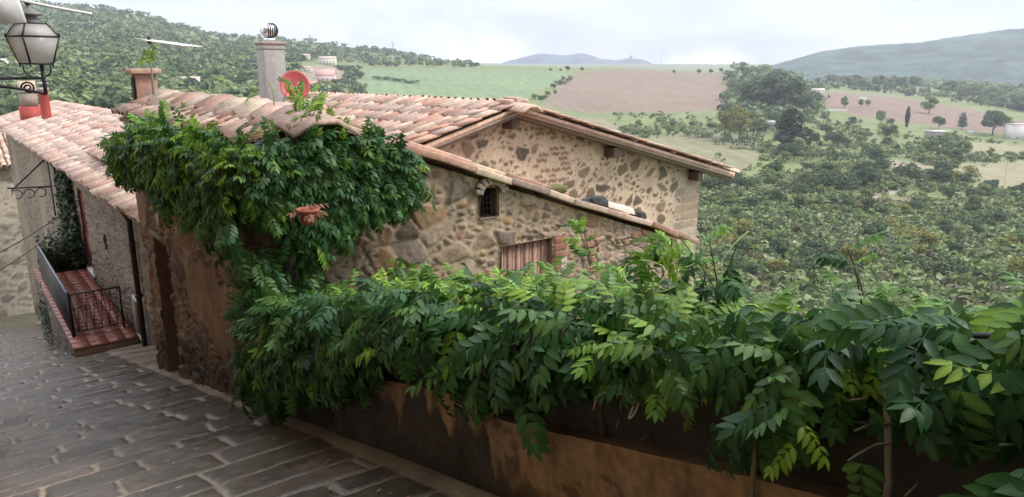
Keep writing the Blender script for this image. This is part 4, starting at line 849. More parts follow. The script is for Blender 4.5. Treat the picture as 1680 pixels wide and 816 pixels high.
# ================================================================== vegetation of the valley
rgv = np.random.default_rng(77)
def leaf_cloud(rg, lobes, nf, size, col0, col1, sq=0.6):
    """quads on the shells of several lobes, facing roughly outwards: (V,F,C)"""
    w_ = np.array([l[3] * l[4] for l in lobes]); w_ = w_ / w_.sum(); k = rg.choice(len(lobes), nf, p=w_); Lb = np.array(lobes)[k]
    d = rg.normal(size=(nf, 3)); d /= np.linalg.norm(d, axis=1)[:, None]; d[:, 2] = np.abs(d[:, 2]) * np.where(rg.random(nf) < 0.25, -1, 1)
    rad = rg.uniform(0.72, 1.08, nf) ** 0.7; c = Lb[:, :3] + d * np.stack((Lb[:, 3], Lb[:, 3], Lb[:, 4]), 1) * rad[:, None]
    nrm = d + rg.normal(0, 0.35, (nf, 3)); nrm /= np.linalg.norm(nrm, axis=1)[:, None]
    t = np.cross(nrm, rg.normal(size=(nf, 3))); t /= np.linalg.norm(t, axis=1)[:, None] + 1e-9; b = np.cross(nrm, t); s = size * rg.uniform(0.6, 1.4, nf)[:, None]
    V = np.stack((c - t * s, c - b * s * sq, c + t * s, c + b * s * sq), 1).reshape(-1, 3); F = np.arange(nf * 4).reshape(-1, 4)
    lum = rg.random(nf) * 0.6 + Lb[:, 5] * 0.4; C = lerp(col0, col1, lum); return V, F, np.repeat(C, 4, 0)
def tree_lobes(rg, kind):
    h = 1.0; out = []
    if kind == 'cypress':
        for z in np.linspace(0.12, 0.92, 9): out.append((0, 0, z, 0.105 * math.sin(math.pi * min(1, (1.04 - z) * 0.95)) + 0.02, 0.10, rg.random()))
    elif kind == 'pine':
        for z in np.linspace(0.25, 0.93, 9): r = 0.30 * (1.05 - z) + 0.04; out += [(rg.normal(0, r * 0.5), rg.normal(0, r * 0.5), z, r, 0.10, rg.random()) for _ in range(2)]
    elif kind == 'bush':
        for _ in range(8): out.append((rg.normal(0, 0.28), rg.normal(0, 0.28), rg.uniform(0.2, 0.62), rg.uniform(0.22, 0.36), rg.uniform(0.2, 0.36), rg.random()))
    else:
        for _ in range(15):
            an = rg.uniform(0, 6.28); z = rg.uniform(0.34, 0.86); rr = 0.34 * math.sin(math.pi * min(0.95, (z - 0.12) / 0.95)) * rg.uniform(0.2, 1); out.append((rr * math.cos(an), rr * math.sin(an), z, rg.uniform(0.12, 0.21), rg.uniform(0.10, 0.17), rg.random()))
    return out
GREENS = {'dark': ((0.050, 0.078, 0.038), (0.120, 0.160, 0.072)), 'mid': ((0.10, 0.145, 0.050), (0.215, 0.27, 0.095)), 'pale': ((0.17, 0.205, 0.095), (0.28, 0.32, 0.155)), 'yellow': ((0.15, 0.16, 0.04), (0.28, 0.26, 0.075)), 'cypress': ((0.014, 0.026, 0.014), (0.035, 0.05, 0.024)), 'brown': ((0.10, 0.095, 0.05), (0.17, 0.15, 0.09))}
PROTO = {}
def proto(kind, tone, k):
    key = (kind, tone, k)
    if key not in PROTO:
        rg = np.random.default_rng(abs(hash((kind, tone))) % 1000 * 0 + len(PROTO) * 13 + 5); nf = {'bush': 520, 'cypress': 700, 'pine': 800}.get(kind, 1300); sz = {'bush': 0.065, 'cypress': 0.035, 'pine': 0.045}.get(kind, 0.042)
        V, F, C = leaf_cloud(rg, tree_lobes(rg, kind), nf, sz, *GREENS[tone]); cm = make_mesh('crown', V, [F], C); cm.materials.append(M['crown'])
        mb = MB()
        if kind == 'bush':
            for _ in range(4): an = rg.uniform(0, 6.28); mb.tube([(0, 0, -0.1), (0.1 * math.cos(an), 0.1 * math.sin(an), 0.25), (0.25 * math.cos(an), 0.25 * math.sin(an), 0.6)], [0.02, 0.014, 0.006], 5)
        else:
            mb.tube([(0, 0, -0.08), (0.005, 0, 0.15), (rg.normal(0, 0.01), 0.01, 0.45), (0, 0, 0.8)], [0.028, 0.021, 0.015, 0.005], 7)
            if kind not in ('cypress',):
                for _ in range(5): an = rg.uniform(0, 6.28); z = rg.uniform(0.25, 0.55); mb.tube([(0, 0, z), (0.12 * math.cos(an), 0.12 * math.sin(an), z + 0.12), (0.24 * math.cos(an), 0.24 * math.sin(an), z + 0.2)], [0.012, 0.008, 0.003], 5)
        tm = mb.mesh('trunk'); tm.materials.append(M['bark']); PROTO[key] = (cm, tm)
    return PROTO[key]
def plant(pos, h, kind, tone, label, group=None, name=None, cat=None, wide=1.0):
    cm, tm = proto(kind, tone, int(rgv.integers(3))); nm = name or {'bush': 'bush', 'cypress': 'cypress_tree', 'pine': 'conifer_tree'}.get(kind, 'tree')
    r = bpy.data.objects.new(nm, None); r.location = (pos[0], pos[1], pos[2] - 0.02 * h); r.rotation_euler = (0, 0, rgv.uniform(0, 6.28)); s = wide * rgv.uniform(0.94, 1.08); r.scale = (h * s, h * s, h); link(r); tag(r, label, cat or ('bush' if kind == 'bush' else 'tree'), group)
    link(bpy.data.objects.new('crown', cm), r); link(bpy.data.objects.new('branches' if kind == 'bush' else 'trunk', tm), r); return r
def plant_px(u, v, hpx, kind, tone, label, **k):
    q = hit(u, v, 60)
    if q is None: return
    return plant(q, hpx / F_PX * q[1] * 1.0, kind, tone, label, **k)
# trees one can single out
plant_px(1487, 209, 33, 'cypress', 'cypress', 'slender dark cypress standing alone at the lower edge of the right brown field')
plant_px(1524, 187, 30, 'tree', 'mid', 'round broad tree standing alone inside the right brown field', wide=1.25)
plant_px(1578, 213, 27, 'pine', 'dark', 'dark pointed conifer below the brown field, right of the pale shed')
plant_px(1628, 223, 42, 'tree', 'dark', 'large dark tree just left of the white ruin on the right slope', wide=1.2); plant_px(1650, 216, 26, 'tree', 'mid', 'mid green tree peeping over the white ruin on the right slope')
plant_px(1540, 212, 22, 'tree', 'dark', 'small dark tree behind the flat roofed pale shed'); plant_px(1550, 232, 18, 'bush', 'mid', 'rounded green bush at the right corner of the pale shed')
plant_px(1445, 205, 24, 'tree', 'pale', 'pale open tree left of the lone cypress'); plant_px(1462, 206, 13, 'bush', 'dark', 'low dark bush between the pale tree and the cypress')
plant_px(1385, 178, 20, 'tree', 'mid', 'mid green tree beside the low white roof above the track'); plant_px(1412, 176, 13, 'tree', 'mid', 'small green tree right of the low white roof above the track'); plant_px(1424, 176, 12, 'tree', 'pale', 'small pale tree at the corner of the right brown field')
for i, (u, v, h, t) in enumerate(((1215, 160, 26, 'mid'), (1235, 178, 50, 'dark'), (1258, 182, 62, 'dark'), (1285, 184, 66, 'dark'), (1304, 180, 50, 'mid'), (1245, 150, 30, 'mid'), (1320, 190, 34, 'dark'))):
    plant_px(u, v, h, 'tree', t, ['mid green tree at the left end of the tall dark grove beside the brown field', 'dark tree second from the left in the tall grove beside the brown field', 'tall dark tree in the middle of the grove beside the brown field', 'tallest dark tree of the grove beside the brown field', 'mid green tree at the right side of the tall grove', 'mid green tree behind the top of the tall grove', 'dark low tree at the right foot of the tall grove'][i], group='grove between the two brown fields', wide=1.2)
plant_px(1290, 246, 66, 'pine', 'cypress', 'dark blue green cedar with spreading layers on the right slope', wide=1.5)
plant_px(1212, 232, 62, 'tree', 'yellow', 'tall yellow green poplar left of the dark cedar', wide=0.9); plant_px(1188, 226, 44, 'tree', 'yellow', 'shorter yellow green poplar at the left of the yellow clump'); plant_px(1236, 222, 44, 'tree', 'pale', 'pale green poplar right of the yellow clump')
plant_px(1592, 296, 26, 'bush', 'yellow', 'yellow green bush at the left of the dry meadow'); plant_px(1570, 302, 30, 'bush', 'yellow', 'larger yellow green bush below the dry meadow')
plant_px(595, 162, 26, 'tree', 'mid', 'tree at the left corner of the green field'); plant_px(575, 163, 16, 'tree', 'pale', 'small pale tree beside the track to the green field'); plant_px(548, 150, 20, 'tree', 'dark', 'dark tree between the pink roofed house and the track'); plant_px(530, 168, 26, 'tree', 'dark', 'dark round tree below the pink roofed house')
for i, u in enumerate((903, 920, 931, 955, 1106, 1147, 1166, 1190)):
    plant_px(u, 118 + (u > 1000) * 4, [5, 5, 9, 7, 6, 8, 8, 6][i], 'tree', 'dark', 'tiny dark tree on the skyline of the brown and green fields', group='trees along the skyline of the fields', wide=1.3)
for i, (u, v) in enumerate(((620, 131), (632, 132), (645, 134), (656, 135), (668, 137), (678, 138))):
    plant_px(u, v, 7, 'bush', 'dark', 'low dark bush of the dark row crossing the green field', group='bush row in the green field', wide=1.8)
def scatter(poly, n, hr, kinds, tones, label, group, y0=60, wide=1.15, avoid=True):
    us = [q[0] for q in poly]; vs_ = [q[1] for q in poly]; k = 0; tries = 0; out = []
    while k < n and tries < n * 30:
        tries += 1; u, v = rgv.uniform(min(us), max(us)), rgv.uniform(min(vs_), max(vs_))
        if not inpoly(np.array([u]), np.array([v]), poly)[0]: continue
        q = hit(u, v, y0)
        if q is None: continue
        if avoid and any(inpoly(np.array([q[0]]), np.array([q[1]]), w_)[0] for _, w_ in FW) and rgv.random() > 0.04: continue
        out.append((q, rgv.uniform(*hr), kinds[rgv.integers(len(kinds))], tones[rgv.integers(len(tones))])); k += 1
    for q, h, kd, t in sorted(out, key=lambda e: e[0][1]):
        if label:
            lb = label[kd == 'bush'] if isinstance(label, tuple) else label; uu, vv = to_px(q[0], q[1], q[2]); tw = {'dark': 'dark green', 'mid': 'mid green', 'pale': 'pale grey green', 'yellow': 'yellow green'}.get(t, t)
            if '{' in lb:
                lm = ('uphill and right of the dark cedar' if 'strip' in lb and uu < 1450 else 'uphill from the lone cypress' if 'strip' in lb and uu < 1560 else 'uphill from the white ruin' if 'strip' in lb else 'close right of the gable' if uu < 1240 else 'downhill from the dark cedar' if uu < 1350 else 'downhill from the old farmhouse' if uu < 1440 else 'downhill from the lone cypress' if uu < 1515 else 'downhill from the grey shed' if uu < 1600 else 'downhill from the white ruin') if uu > 1100 else ('behind the lantern' if uu < 110 else 'left of the terracotta chimney' if uu < 230 else 'between the two chimneys')
                rk = 'high' if vv < (ys_ := 0.5 * (min(vs_) + max(vs_))) else 'low'; tw = ('small ' if h < hr[0] + 0.33 * (hr[1] - hr[0]) else 'large ' if h > hr[0] + 0.67 * (hr[1] - hr[0]) else '') + tw; lb = lb.format(tone=tw, mark=lm, rank=rk)
            plant(q, h, kd, t, lb, group=group, wide=wide)
    return out
# individually standing trees and bushes of the slope, by area
scatter([(1150, 250), (1260, 200), (1400, 195), (1550, 235), (1690, 270), (1690, 330), (1500, 330), (1300, 330), (1150, 330)], 95, (5.5, 12), ['tree', 'tree', 'bush'], ['dark', 'dark', 'mid', 'pale'], ('{tone} tree {rank} in the upper scrub, {mark}', '{tone} bush {rank} in the upper scrub, {mark}'), 'trees and bushes on the upper right slope')
scatter([(1150, 330), (1690, 330), (1690, 470), (1150, 470)], 100, (3.2, 8.5), ['bush', 'tree', 'tree'], ['mid', 'dark', 'dark', 'dark', 'yellow', 'pale'], ('{tone} tree {rank} in the lower scrub, {mark}', '{tone} bush {rank} in the lower scrub, {mark}'), 'trees and bushes on the lower right slope')
scatter([(1355, 142), (1420, 148), (1500, 152), (1600, 166), (1690, 186), (1690, 176), (1600, 156), (1500, 146), (1355, 136)], 44, (15, 25), ['tree'], ['dark', 'mid', 'mid'], '{tone} tree of the upper wooded strip, {mark}', 'wooded strip above the right brown field', y0=600, avoid=False)
scatter([(1015, 214), (1100, 208), (1200, 215), (1200, 232), (1060, 222), (1020, 226)], 22, (3.5, 8), ['tree', 'bush'], ['mid', 'pale', 'dark'], ('tree of the hedge below the left brown field', 'bush of the hedge below the left brown field'), 'hedge below the left brown field', avoid=False)
scatter([(868, 166), (905, 150), (935, 124), (945, 124), (915, 156), (880, 172)], 12, (5, 8), ['tree', 'bush'], ['dark', 'mid'], ('tree of the hedge between green and brown fields', 'bush of the hedge between green and brown fields'), 'hedge between green and brown fields', avoid=False)
scatter([(0, 165), (0, 100), (260, 100), (420, 130), (420, 165)], 48, (8, 13), ['tree'], ['mid', 'dark', 'mid', 'pale'], '{tone} tree {rank} on the wooded slope, {mark}', 'trees on the slope behind the long house')
# everything smaller or farther as uncounted growth
def thicket(name, polys, count, hr, tones, nf, seed, y0=60, avoid=True, lean=0.5, szk=0.2, tight=0.5):
    rg = np.random.default_rng(seed); Vs = []; Fs = []; Cs = []; o = 0; tries = 0; k = 0
    bb = [(min(q[0] for q in p), max(q[0] for q in p), min(q[1] for q in p), max(q[1] for q in p)) for p in polys]; 
    ar = np.array([(b[1] - b[0]) * (b[3] - b[2]) for b in bb]); ar = ar / ar.sum()
    N_ = int(count * 2.6); pi = rg.choice(len(polys), N_, p=ar)
    for j in pi:
        if k >= count: break
        b = bb[j]; u, v = rg.uniform(b[0], b[1]), rg.uniform(b[2], b[3])
        if not inpoly(np.array([u]), np.array([v]), polys[j])[0]: continue
        xr, zr = ray(u, v); Yq = np.exp(np.linspace(math.log(y0), math.log(2300), 160)); zq = ground_z(xr * Yq, Yq); kk = np.nonzero(zq / Yq >= zr)[0]
        if len(kk) == 0: continue
        y = Yq[kk[0]]; x = xr * y
        if avoid and any(inpoly(np.array([x]), np.array([y]), w_)[0] for _, w_ in FW) and rg.random() > 0.02: continue
        if fbm(np.array([x / 35.]), np.array([y / 35.]), 260, 3)[0] < (0.50 if tight > 0.4 else 0.40) and rg.random() < tight: continue
        z = float(ground_z(x, y)); h = rg.uniform(*hr); tone = GREENS[tones[rg.integers(len(tones))]]; lb = [(rg.normal(0, 0.3), rg.normal(0, 0.3), rg.uniform(0.25, 0.7), rg.uniform(0.25, 0.42), rg.uniform(0.2, 0.34), rg.random()) for _ in range(4)]
        V, F, C = leaf_cloud(rg, lb, nf, szk, *tone, sq=0.7); Vs.append(V * h * np.array((rg.uniform(0.8, 1.2), 1.0, 0.95)) + np.array((x, y, z - 0.05 * h))); Fs.append(F + o); Cs.append(C); o += len(V); k += 1
    me = make_mesh(name, np.concatenate(Vs), [np.concatenate(Fs)], np.concatenate(Cs)); me.materials.append(M['crown']); ob = bpy.data.objects.new(name, me); link(ob); return ob
tag(thicket('scrub', [[(1000, 190), (1250, 190), (1690, 240), (1690, 480), (1000, 480)], [(1000, 330), (1690, 330), (1690, 480), (1000, 480)], [(1100, 470), (1690, 470), (1690, 600), (1100, 600)]], 9500, (1.2, 5.0), ['mid', 'mid', 'pale', 'dark', 'pale', 'mid', 'brown'], 38, 401, szk=0.20, tight=0.82), 'mixed low scrub covering the valley side', 'scrub', kind='stuff')
tag(thicket('woodland', [[(-60, -10), (60, 0), (200, 12), (400, 54), (640, 76), (790, 104), (785, 111), (600, 111), (560, 104), (430, 104), (420, 185), (-60, 205)]], 4200, (7, 12), ['mid', 'dark', 'mid', 'pale', 'dark'], 46, 402, y0=120, szk=0.2, tight=0.3), 'continuous woodland clothing the long hill on the left', 'woodland', kind='stuff')
tag(thicket('field_hedges', [[(1350, 132), (1700, 168), (1700, 186), (1500, 160), (1350, 144)], [(430, 112), (590, 112), (590, 168), (430, 170)], [(1180, 120), (1360, 140), (1340, 200), (1190, 200)]], 700, (6, 12), ['mid', 'dark', 'dark', 'pale'], 50, 403, y0=300, szk=0.2, tight=0.2), 'hedges and far trees along the field edges', 'hedge', kind='stuff')

tag(thicket('far_woods', [[(1355, 128), (1420, 134), (1500, 142), (1600, 156), (1700, 176), (1700, 164), (1600, 140), (1500, 130), (1355, 118)], [(1210, 120), (1700, 128), (1700, 150), (1400, 138)]], 1500, (13, 22), ['mid', 'dark', 'mid', 'pale'], 50, 409, y0=700, szk=0.2, tight=0.1, avoid=True), 'woods continuing behind the right brown field', 'woodland', kind='stuff')
# haze ------------------------------------------------------------
hz = bpy.data.materials.new('haze air'); hz.use_nodes = True; hn = hz.node_tree; hn.nodes.clear(); ho = hn.nodes.new('ShaderNodeOutputMaterial'); pv = hn.nodes.new('ShaderNodeVolumePrincipled')
pv.inputs['Color'].default_value = (0.86, 0.91, 1.0, 1); pv.inputs['Density'].default_value = 0.00017; pv.inputs['Anisotropy'].default_value = 0.2; hn.links.new(pv.outputs[0], ho.inputs['Volume'])
mb = MB(); mb.obox((0, 1700, -350), (9500, 0, 0), (0, 4900, 0), (0, 0, 850)); hb = single('haze', mb, hz, base=(0, 0, 0), kind='stuff'); hb.visible_shadow = True

# ================================================================== wisteria
def leaf_template(rg, npair, droop, fold):
    """pinnate leaf along +x, length 1, normal +z"""
    V = []; F3 = []; F4 = []
    def leaflet(b, ax, nr, l, w):
        q = np.cross(nr, ax); q /= np.linalg.norm(q); o = len(V)
        pts = [(0, 0, 0), (0.30, w, 0.32 * w * fold), (0.30, 0, 0), (0.30, -w, 0.32 * w * fold), (0.66, 0.84 * w, 0.2 * w * fold - 0.05), (0.68, 0, -0.04), (0.66, -0.84 * w, 0.2 * w * fold - 0.05), (1.0, 0, -0.15)]
        for x, y, z in pts: V.append(b + ax * x * l + q * y * l + nr * z * l)
        F3.extend([(o, o + 2, o + 1), (o, o + 3, o + 2), (o + 4, o + 5, o + 7), (o + 5, o + 6, o + 7)]); F4.extend([(o + 1, o + 2, o + 5, o + 4), (o + 2, o + 3, o + 6, o + 5)])
    def pt(s): return np.array((s * (1 - 0.12 * droop * s), 0.0, -droop * s * s))
    Z = np.array((0, 0, 1.))
    for i in range(npair):
        s = 0.20 + 0.74 * i / (npair - 1); b = pt(s); t = pt(s + 0.02) - pt(s - 0.02); t /= np.linalg.norm(t); up = np.cross(t, (0, 1, 0)); up = up if up[2] > 0 else -up
        l = 0.36 * (0.75 + 0.5 * math.sin(math.pi * (0.2 + 0.65 * s))) * rg.uniform(0.92, 1.08)
        for sd in (-1, 1):
            an = R(rg.uniform(44, 60)) * (1.12 - 0.25 * s); ax = t * math.cos(an) + np.array((0, 1, 0)) * sd * math.sin(an) - up * rg.uniform(0.12, 0.4); ax /= np.linalg.norm(ax)
            n2 = up + np.array((0, 1, 0)) * sd * 0.25 + rg.normal(0, 0.10, 3); n2 -= ax * n2.dot(ax); n2 /= np.linalg.norm(n2); leaflet(b, ax, n2, l, rg.uniform(0.19, 0.225))
    b = pt(0.97); t = pt(0.99) - pt(0.93); t /= np.linalg.norm(t); up = np.cross(t, (0, 1, 0)); up = up if up[2] > 0 else -up; leaflet(b, t, up, 0.36, 0.21)
    o = len(V); ks = np.linspace(0, 0.97, 6)
    for s in ks: c = pt(s); V.extend([c + (0, 0.006, 0), c + (0, -0.006, 0.004)])
    for i in range(5): F4.append((o + 2 * i, o + 2 * i + 1, o + 2 * i + 3, o + 2 * i + 2))
    return np.array(V), np.array(F3), np.array(F4)
rgl = np.random.default_rng(303)
LT = [leaf_template(rgl, int(rgl.integers(4, 7)), d, f) for d in (0.08, 0.22, 0.40, 0.6) for f in (0.6, 1.2)]
class Foliage:
    def __init__(s): s.items = [[] for _ in LT]
    def leaf(s, b, f, n, L_, col, k=None): s.items[rgl.integers(len(LT)) if k is None else k].append((b, f, n, L_, col))
    def mesh(s, name, base):
        Vs = []; T3 = []; T4 = []; Cs = []; o = 0
        for (tv, t3, t4), it in zip(LT, s.items):
            if not it: continue
            b = np.array([i[0] for i in it]); f = np.array([i[1] for i in it]); n = np.array([i[2] for i in it]); l = np.array([i[3] for i in it]); c = np.array([i[4] for i in it])
            f /= np.linalg.norm(f, axis=1)[:, None]; n = n - f * (n * f).sum(1)[:, None]; n /= np.linalg.norm(n, axis=1)[:, None] + 1e-9; q = np.cross(n, f)
            V = b[:, None] + (tv[None, :, 0:1] * f[:, None] + tv[None, :, 1:2] * q[:, None] + tv[None, :, 2:3] * n[:, None]) * l[:, None, None]
            V[..., 2] -= 0.0; N_ = len(it); k = len(tv); offs = o + np.arange(N_) * k
            Vs.append(V.reshape(-1, 3)); T3.append((t3[None] + offs[:, None, None]).reshape(-1, 3)); T4.append((t4[None] + offs[:, None, None]).reshape(-1, 4))
            vf = np.ones(k); nl = (k - 12) // 8; mr = (np.arange(nl)[:, None] * 8 + np.array([0, 2, 5, 7])[None]).ravel(); vf[:] = 0.88; vf[mr] = 1.32; lr = np.repeat(np.random.default_rng(N_).uniform(0.78, 1.22, (N_, nl)), 8, 1); lr = np.hstack((lr, np.ones((N_, 12)))); Cs.append((c[:, None, :] * (vf[None] * lr)[:, :, None]).reshape(-1, 3)); o += N_ * k
        return make_mesh(name, np.concatenate(Vs) - base, [np.concatenate(T3), np.concatenate(T4)], np.concatenate(Cs), smooth=False)
DK = [(0.022, 0.075, 0.016), (0.030, 0.092, 0.018), (0.042, 0.110, 0.022), (0.026, 0.082, 0.024), (0.060, 0.130, 0.024)]
YG = [(0.11, 0.22, 0.022), (0.17, 0.28, 0.025), (0.075, 0.165, 0.022), (0.13, 0.25, 0.028)]
def lcol(young=0.0):
    return np.array(YG[rgl.integers(4)] if rgl.random() < young else DK[rgl.integers(5)]) * rgl.uniform(0.8, 1.25)
def shoot(fo, st, start, d, length, grav, out, young_tip=0.1, step=0.055, L_=(0.17, 0.27), dens=1.0, stop=None, r=0.004, ok=None):
    p = np.array(start, float); d = np.asarray(d, float); d /= np.linalg.norm(d); pts = [p.copy()]; n = int(length / step); side = 1
    for i in range(n):
        d = d + np.array((0, 0, -1.)) * grav * step + rgl.normal(0, 0.05, 3); d /= np.linalg.norm(d); p = p + d * step; pts.append(p.copy())
        if stop is not None and stop(p): break
        if ok is not None and not ok(p):
            p = p - d * step; d = d * 0.3 + np.array((0, 0, -0.9)); d /= np.linalg.norm(d); p = p + d * step; pts[-1] = p.copy()
            if not ok(p): break
        if rgl.random() < dens * 0.75:
            sd = np.cross(d, out); sd /= np.linalg.norm(sd) + 1e-9; side = -side
            f = d * 0.35 + sd * side * rgl.uniform(0.2, 0.9) + out * rgl.uniform(0.05, 0.5) + UP * (rgl.uniform(-1.1, 0.0) if young_tip < 0.5 else rgl.uniform(-0.5, 0.35)); nn = out * rgl.uniform(0.35, 1.0) + UP * rgl.uniform(0.5, 1.1) + rgl.normal(0, 0.22, 3)
            fo.leaf(p, f, nn, rgl.uniform(*L_) * (1 - 0.35 * (i / max(n, 1)) * (young_tip > 0.3)), lcol(young_tip if young_tip > 0.45 else young_tip * (i / n) ** 1.5 + 0.01))
    if st is not None: st.tube(pts, r, 5, (0.10, 0.085, 0.04))
    return pts
OUT = -NV
# ---- vine along the parapet
def ok_v(q):
    a, p = to_ap(q[0], q[1]); return p > -0.25 + 0.09 * sst(-2.6, -3.6, a) + 0.06 * math.sin(a * 3.1) and q[2] < gz(a) + 1.08 - 0.15 * sst(-3, -4.4, a) and a < -0.62 + 0.35 * (q[2] > gz(a) + 0.9)
def ok_a(q):
    a, p = to_ap(q[0], q[1]); return (p > -0.33 + 0.06 * math.sin(a * 2.7) and q[2] < -0.52 - 0.30 * max(0, p) * 0 and a < 4.12) and (a > -0.30) and (q[2] > -1.45 or a < -0.12)
FV = Foliage(); SV = MB()
def top_h(a): return 1.02 + 0.05 * math.sin(a * 2.1) + 0.04 * math.sin(a * 5.3 + 1)
for i in range(900):                     # cascades over the lane side
    a = rgl.uniform(-5.9, -0.12); p = rgl.uniform(-0.08, 0.24); z = gz(a) + top_h(a) - rgl.uniform(0.02, 0.30) - (0.08 if p < 0 else 0) - 0.12 * sst(-3.2, -4.8, a)
    d = OUT * rgl.uniform(0.35, 1.0) + UP * rgl.uniform(-0.1, 0.45) + DV * rgl.normal(0, 0.45)
    low = 0.92 if a < -3.6 else 0.88 if a < -2.9 else (0.93 if a < -1.45 else 0.62); lim = gz(a) + low + rgl.uniform(-0.10, 0.12) - 0.20 * (rgl.random() < 0.06)
    L1 = (0.15, 0.22) if a > -3.6 else (0.135, 0.19)
    shoot(FV, SV if i % 3 == 0 else None, P(a, p, z), d, rgl.uniform(0.35, 0.85), rgl.uniform(2.2, 5.5), OUT, 0.06, stop=lambda q: q[2] < lim, L_=L1, dens=0.95, ok=ok_v)
for i in range(420):                     # backlit young growth along the top
    a = rgl.uniform(-5.9, 0.1); p = rgl.uniform(0.0, 0.5); z = gz(a) + top_h(a) - rgl.uniform(0.0, 0.12) - 0.15 * sst(-3.2, -4.8, a)
    d = OUT * rgl.uniform(-0.8, 0.4) + UP * rgl.uniform(0.0, 0.55) + DV * rgl.normal(0, 0.8)
    shoot(FV, None, P(a, p, z), d, rgl.uniform(0.15, 0.45), rgl.uniform(2.5, 6), OUT * 0.2 + UP * 0.4, 0.8, L_=(0.11, 0.18), ok=ok_v)
for i in range(170):                     # fresh leaves on the shoulder of the hedge
    a = rgl.uniform(-5.6, -0.4); z = gz(a) + top_h(a) + rgl.uniform(-0.12, 0.02) - 0.15 * sst(-3.2, -4.8, a)
    FV.leaf(P(a, rgl.uniform(-0.05, 0.45), z), DV * rgl.normal(0, 1) + OUT * rgl.normal(0, 0.6) + UP * rgl.uniform(0.0, 0.6), UP + rgl.normal(0, 0.3, 3), rgl.uniform(0.12, 0.19), lcol(0.9))
for i in range(200):                     # valley side
    a = rgl.uniform(-5.9, -0.1); shoot(FV, None, P(a, 0.3, gz(a) + top_h(a) - rgl.uniform(0.05, 0.3) - 0.18 * sst(-3.2, -4.8, a)), NV * rgl.uniform(0.4, 1) + UP * 0.1 + DV * rgl.normal(0, 0.5), rgl.uniform(0.3, 0.6), 4, NV, 0.2)
for i in range(520):                     # dark inner leaves
    a = rgl.uniform(-5.9, 0.3); FV.leaf(P(a, rgl.uniform(-0.1, 0.18), gz(a) + rgl.uniform(0.76, 1.02)), OUT * rgl.uniform(-0.3, 1) + UP * rgl.uniform(-1, 0.2) + DV * rgl.normal(0, 0.8), OUT + UP * 0.6 + rgl.normal(0, 0.3, 3), rgl.uniform(0.14, 0.20), lcol(0))
# the deep bank against the annex corner
for i in range(230):
    a = rgl.uniform(-1.5, -0.5); z = gz(a) + rgl.uniform(0.7, 1.1) ; lim = gz(a) + float(np.interp(a, [-1.5, -1.1, -0.6], [0.62, 0.48, 0.62])) + rgl.uniform(-0.05, 0.25)
    shoot(FV, SV if i % 4 == 0 else None, P(a, rgl.uniform(-0.2, 0.0), z), OUT * rgl.uniform(0.3, 0.9) + UP * rgl.uniform(-0.2, 0.3) + DV * rgl.normal(0, 0.4), rgl.uniform(0.3, 0.8), 4.5, OUT, 0.08, stop=lambda q: q[2] < lim, L_=(0.14, 0.21), ok=ok_v)
# shoots rising in front of the annex wall
for (u, v, Yd, ln, yg, n) in ((965, 395, 4.3, 0.30, 0.9, 2), (1110, 395, 3.4, 0.25, 0.9, 3), (1075, 430, 3.4, 0.2, 0.6, 3), (1020, 435, 3.8, 0.2, 0.8, 2), (1190, 425, 2.9, 0.28, 0.3, 3), (1420, 440, 2.35, 0.2, 0.85, 2), (1165, 440, 3.1, 0.2, 0.4, 2), (905, 450, 4.6, 0.2, 0.9, 2), (660, 450, 5.2, 0.22, 0.8, 3), (1000, 450, 4, 0.15, 0.5, 2)):
    q = at(u, v, Yd)
    for k in range(n): shoot(FV, SV, q - UP * 0.16 + rgl.normal(0, 0.03, 3), UP * 1.0 + DV * rgl.normal(0, 0.35) + OUT * 0.2, ln, 2.5, OUT * 0.6 + UP * 0.5, yg, L_=(0.10, 0.17), r=0.003)
# big sprays at the right edge, close to the viewer
for (u, v, Yd, n, yg) in ((1665, 510, 1.9, 4, 0.3), (1685, 560, 1.8, 4, 0.1), (1705, 620, 1.7, 4, 0.05), (1700, 800, 1.40, 5, 0.0)):
    q = at(u, v, Yd)
    for k in range(n):
        s_ = -1 if rgl.random() < 0.75 else 1; FV.leaf(q + rgl.normal(0, 0.04, 3), np.array((-0.9 * rgl.uniform(0.3, 1), -0.3, -rgl.uniform(0.1, 0.9))), np.array((0.1, -0.7, 0.9)) + rgl.normal(0, 0.2, 3), rgl.uniform(0.17, 0.23), lcol(yg), k=int(rgl.integers(0, 5)))
wv = Thing('wisteria', 'dense dark green wisteria hanging over the railing of the low parapet', 'climbing plant', P(-3, 0.3, gz(-3) - 0.3))
o = bpy.data.objects.new('foliage', FV.mesh('foliage', wv.base)); o.data.materials.append(M['leaf']); link(o, wv.o)
# woody stems standing in front of the wall
for (pts, r) in (([(1232, 830, 1.98), (1236, 775, 2.0), (1239, 725, 2.03), (1238, 650, 2.12)], (0.009, 0.009, 0.007, 0.005)), ([(1452, 830, 1.72), (1458, 790, 1.75), (1456, 700, 1.8), (1450, 600, 1.85)], (0.011, 0.010, 0.009, 0.006)), ([(800, 690, 3.28), (815, 672, 3.3), (822, 650, 3.3)], (0.012, 0.012, 0.01))):
    mb = MB(); mb.tube([at(u, v, y) for u, v, y in pts], r, 8, (0.22, 0.165, 0.11)); wv.part('woody_stem', mb, M['stem'])
for i in range(9):
    a = -6 + i * 0.75 + rgl.normal(0, 0.1); mb = MB(); mb.tube([P(a, 0.02 + 0.1 * rgl.random(), gz(a) + 0.42), P(a + 0.1, 0.10, gz(a) + 0.75), P(a - 0.05, 0.12, gz(a) + 0.98)], (0.02, 0.016, 0.012), 7, (0.08, 0.06, 0.045)); wv.part('woody_stem', mb, M['stem'])
wv.part('shoots', SV, M['stem'])['kind'] = 'stuff'
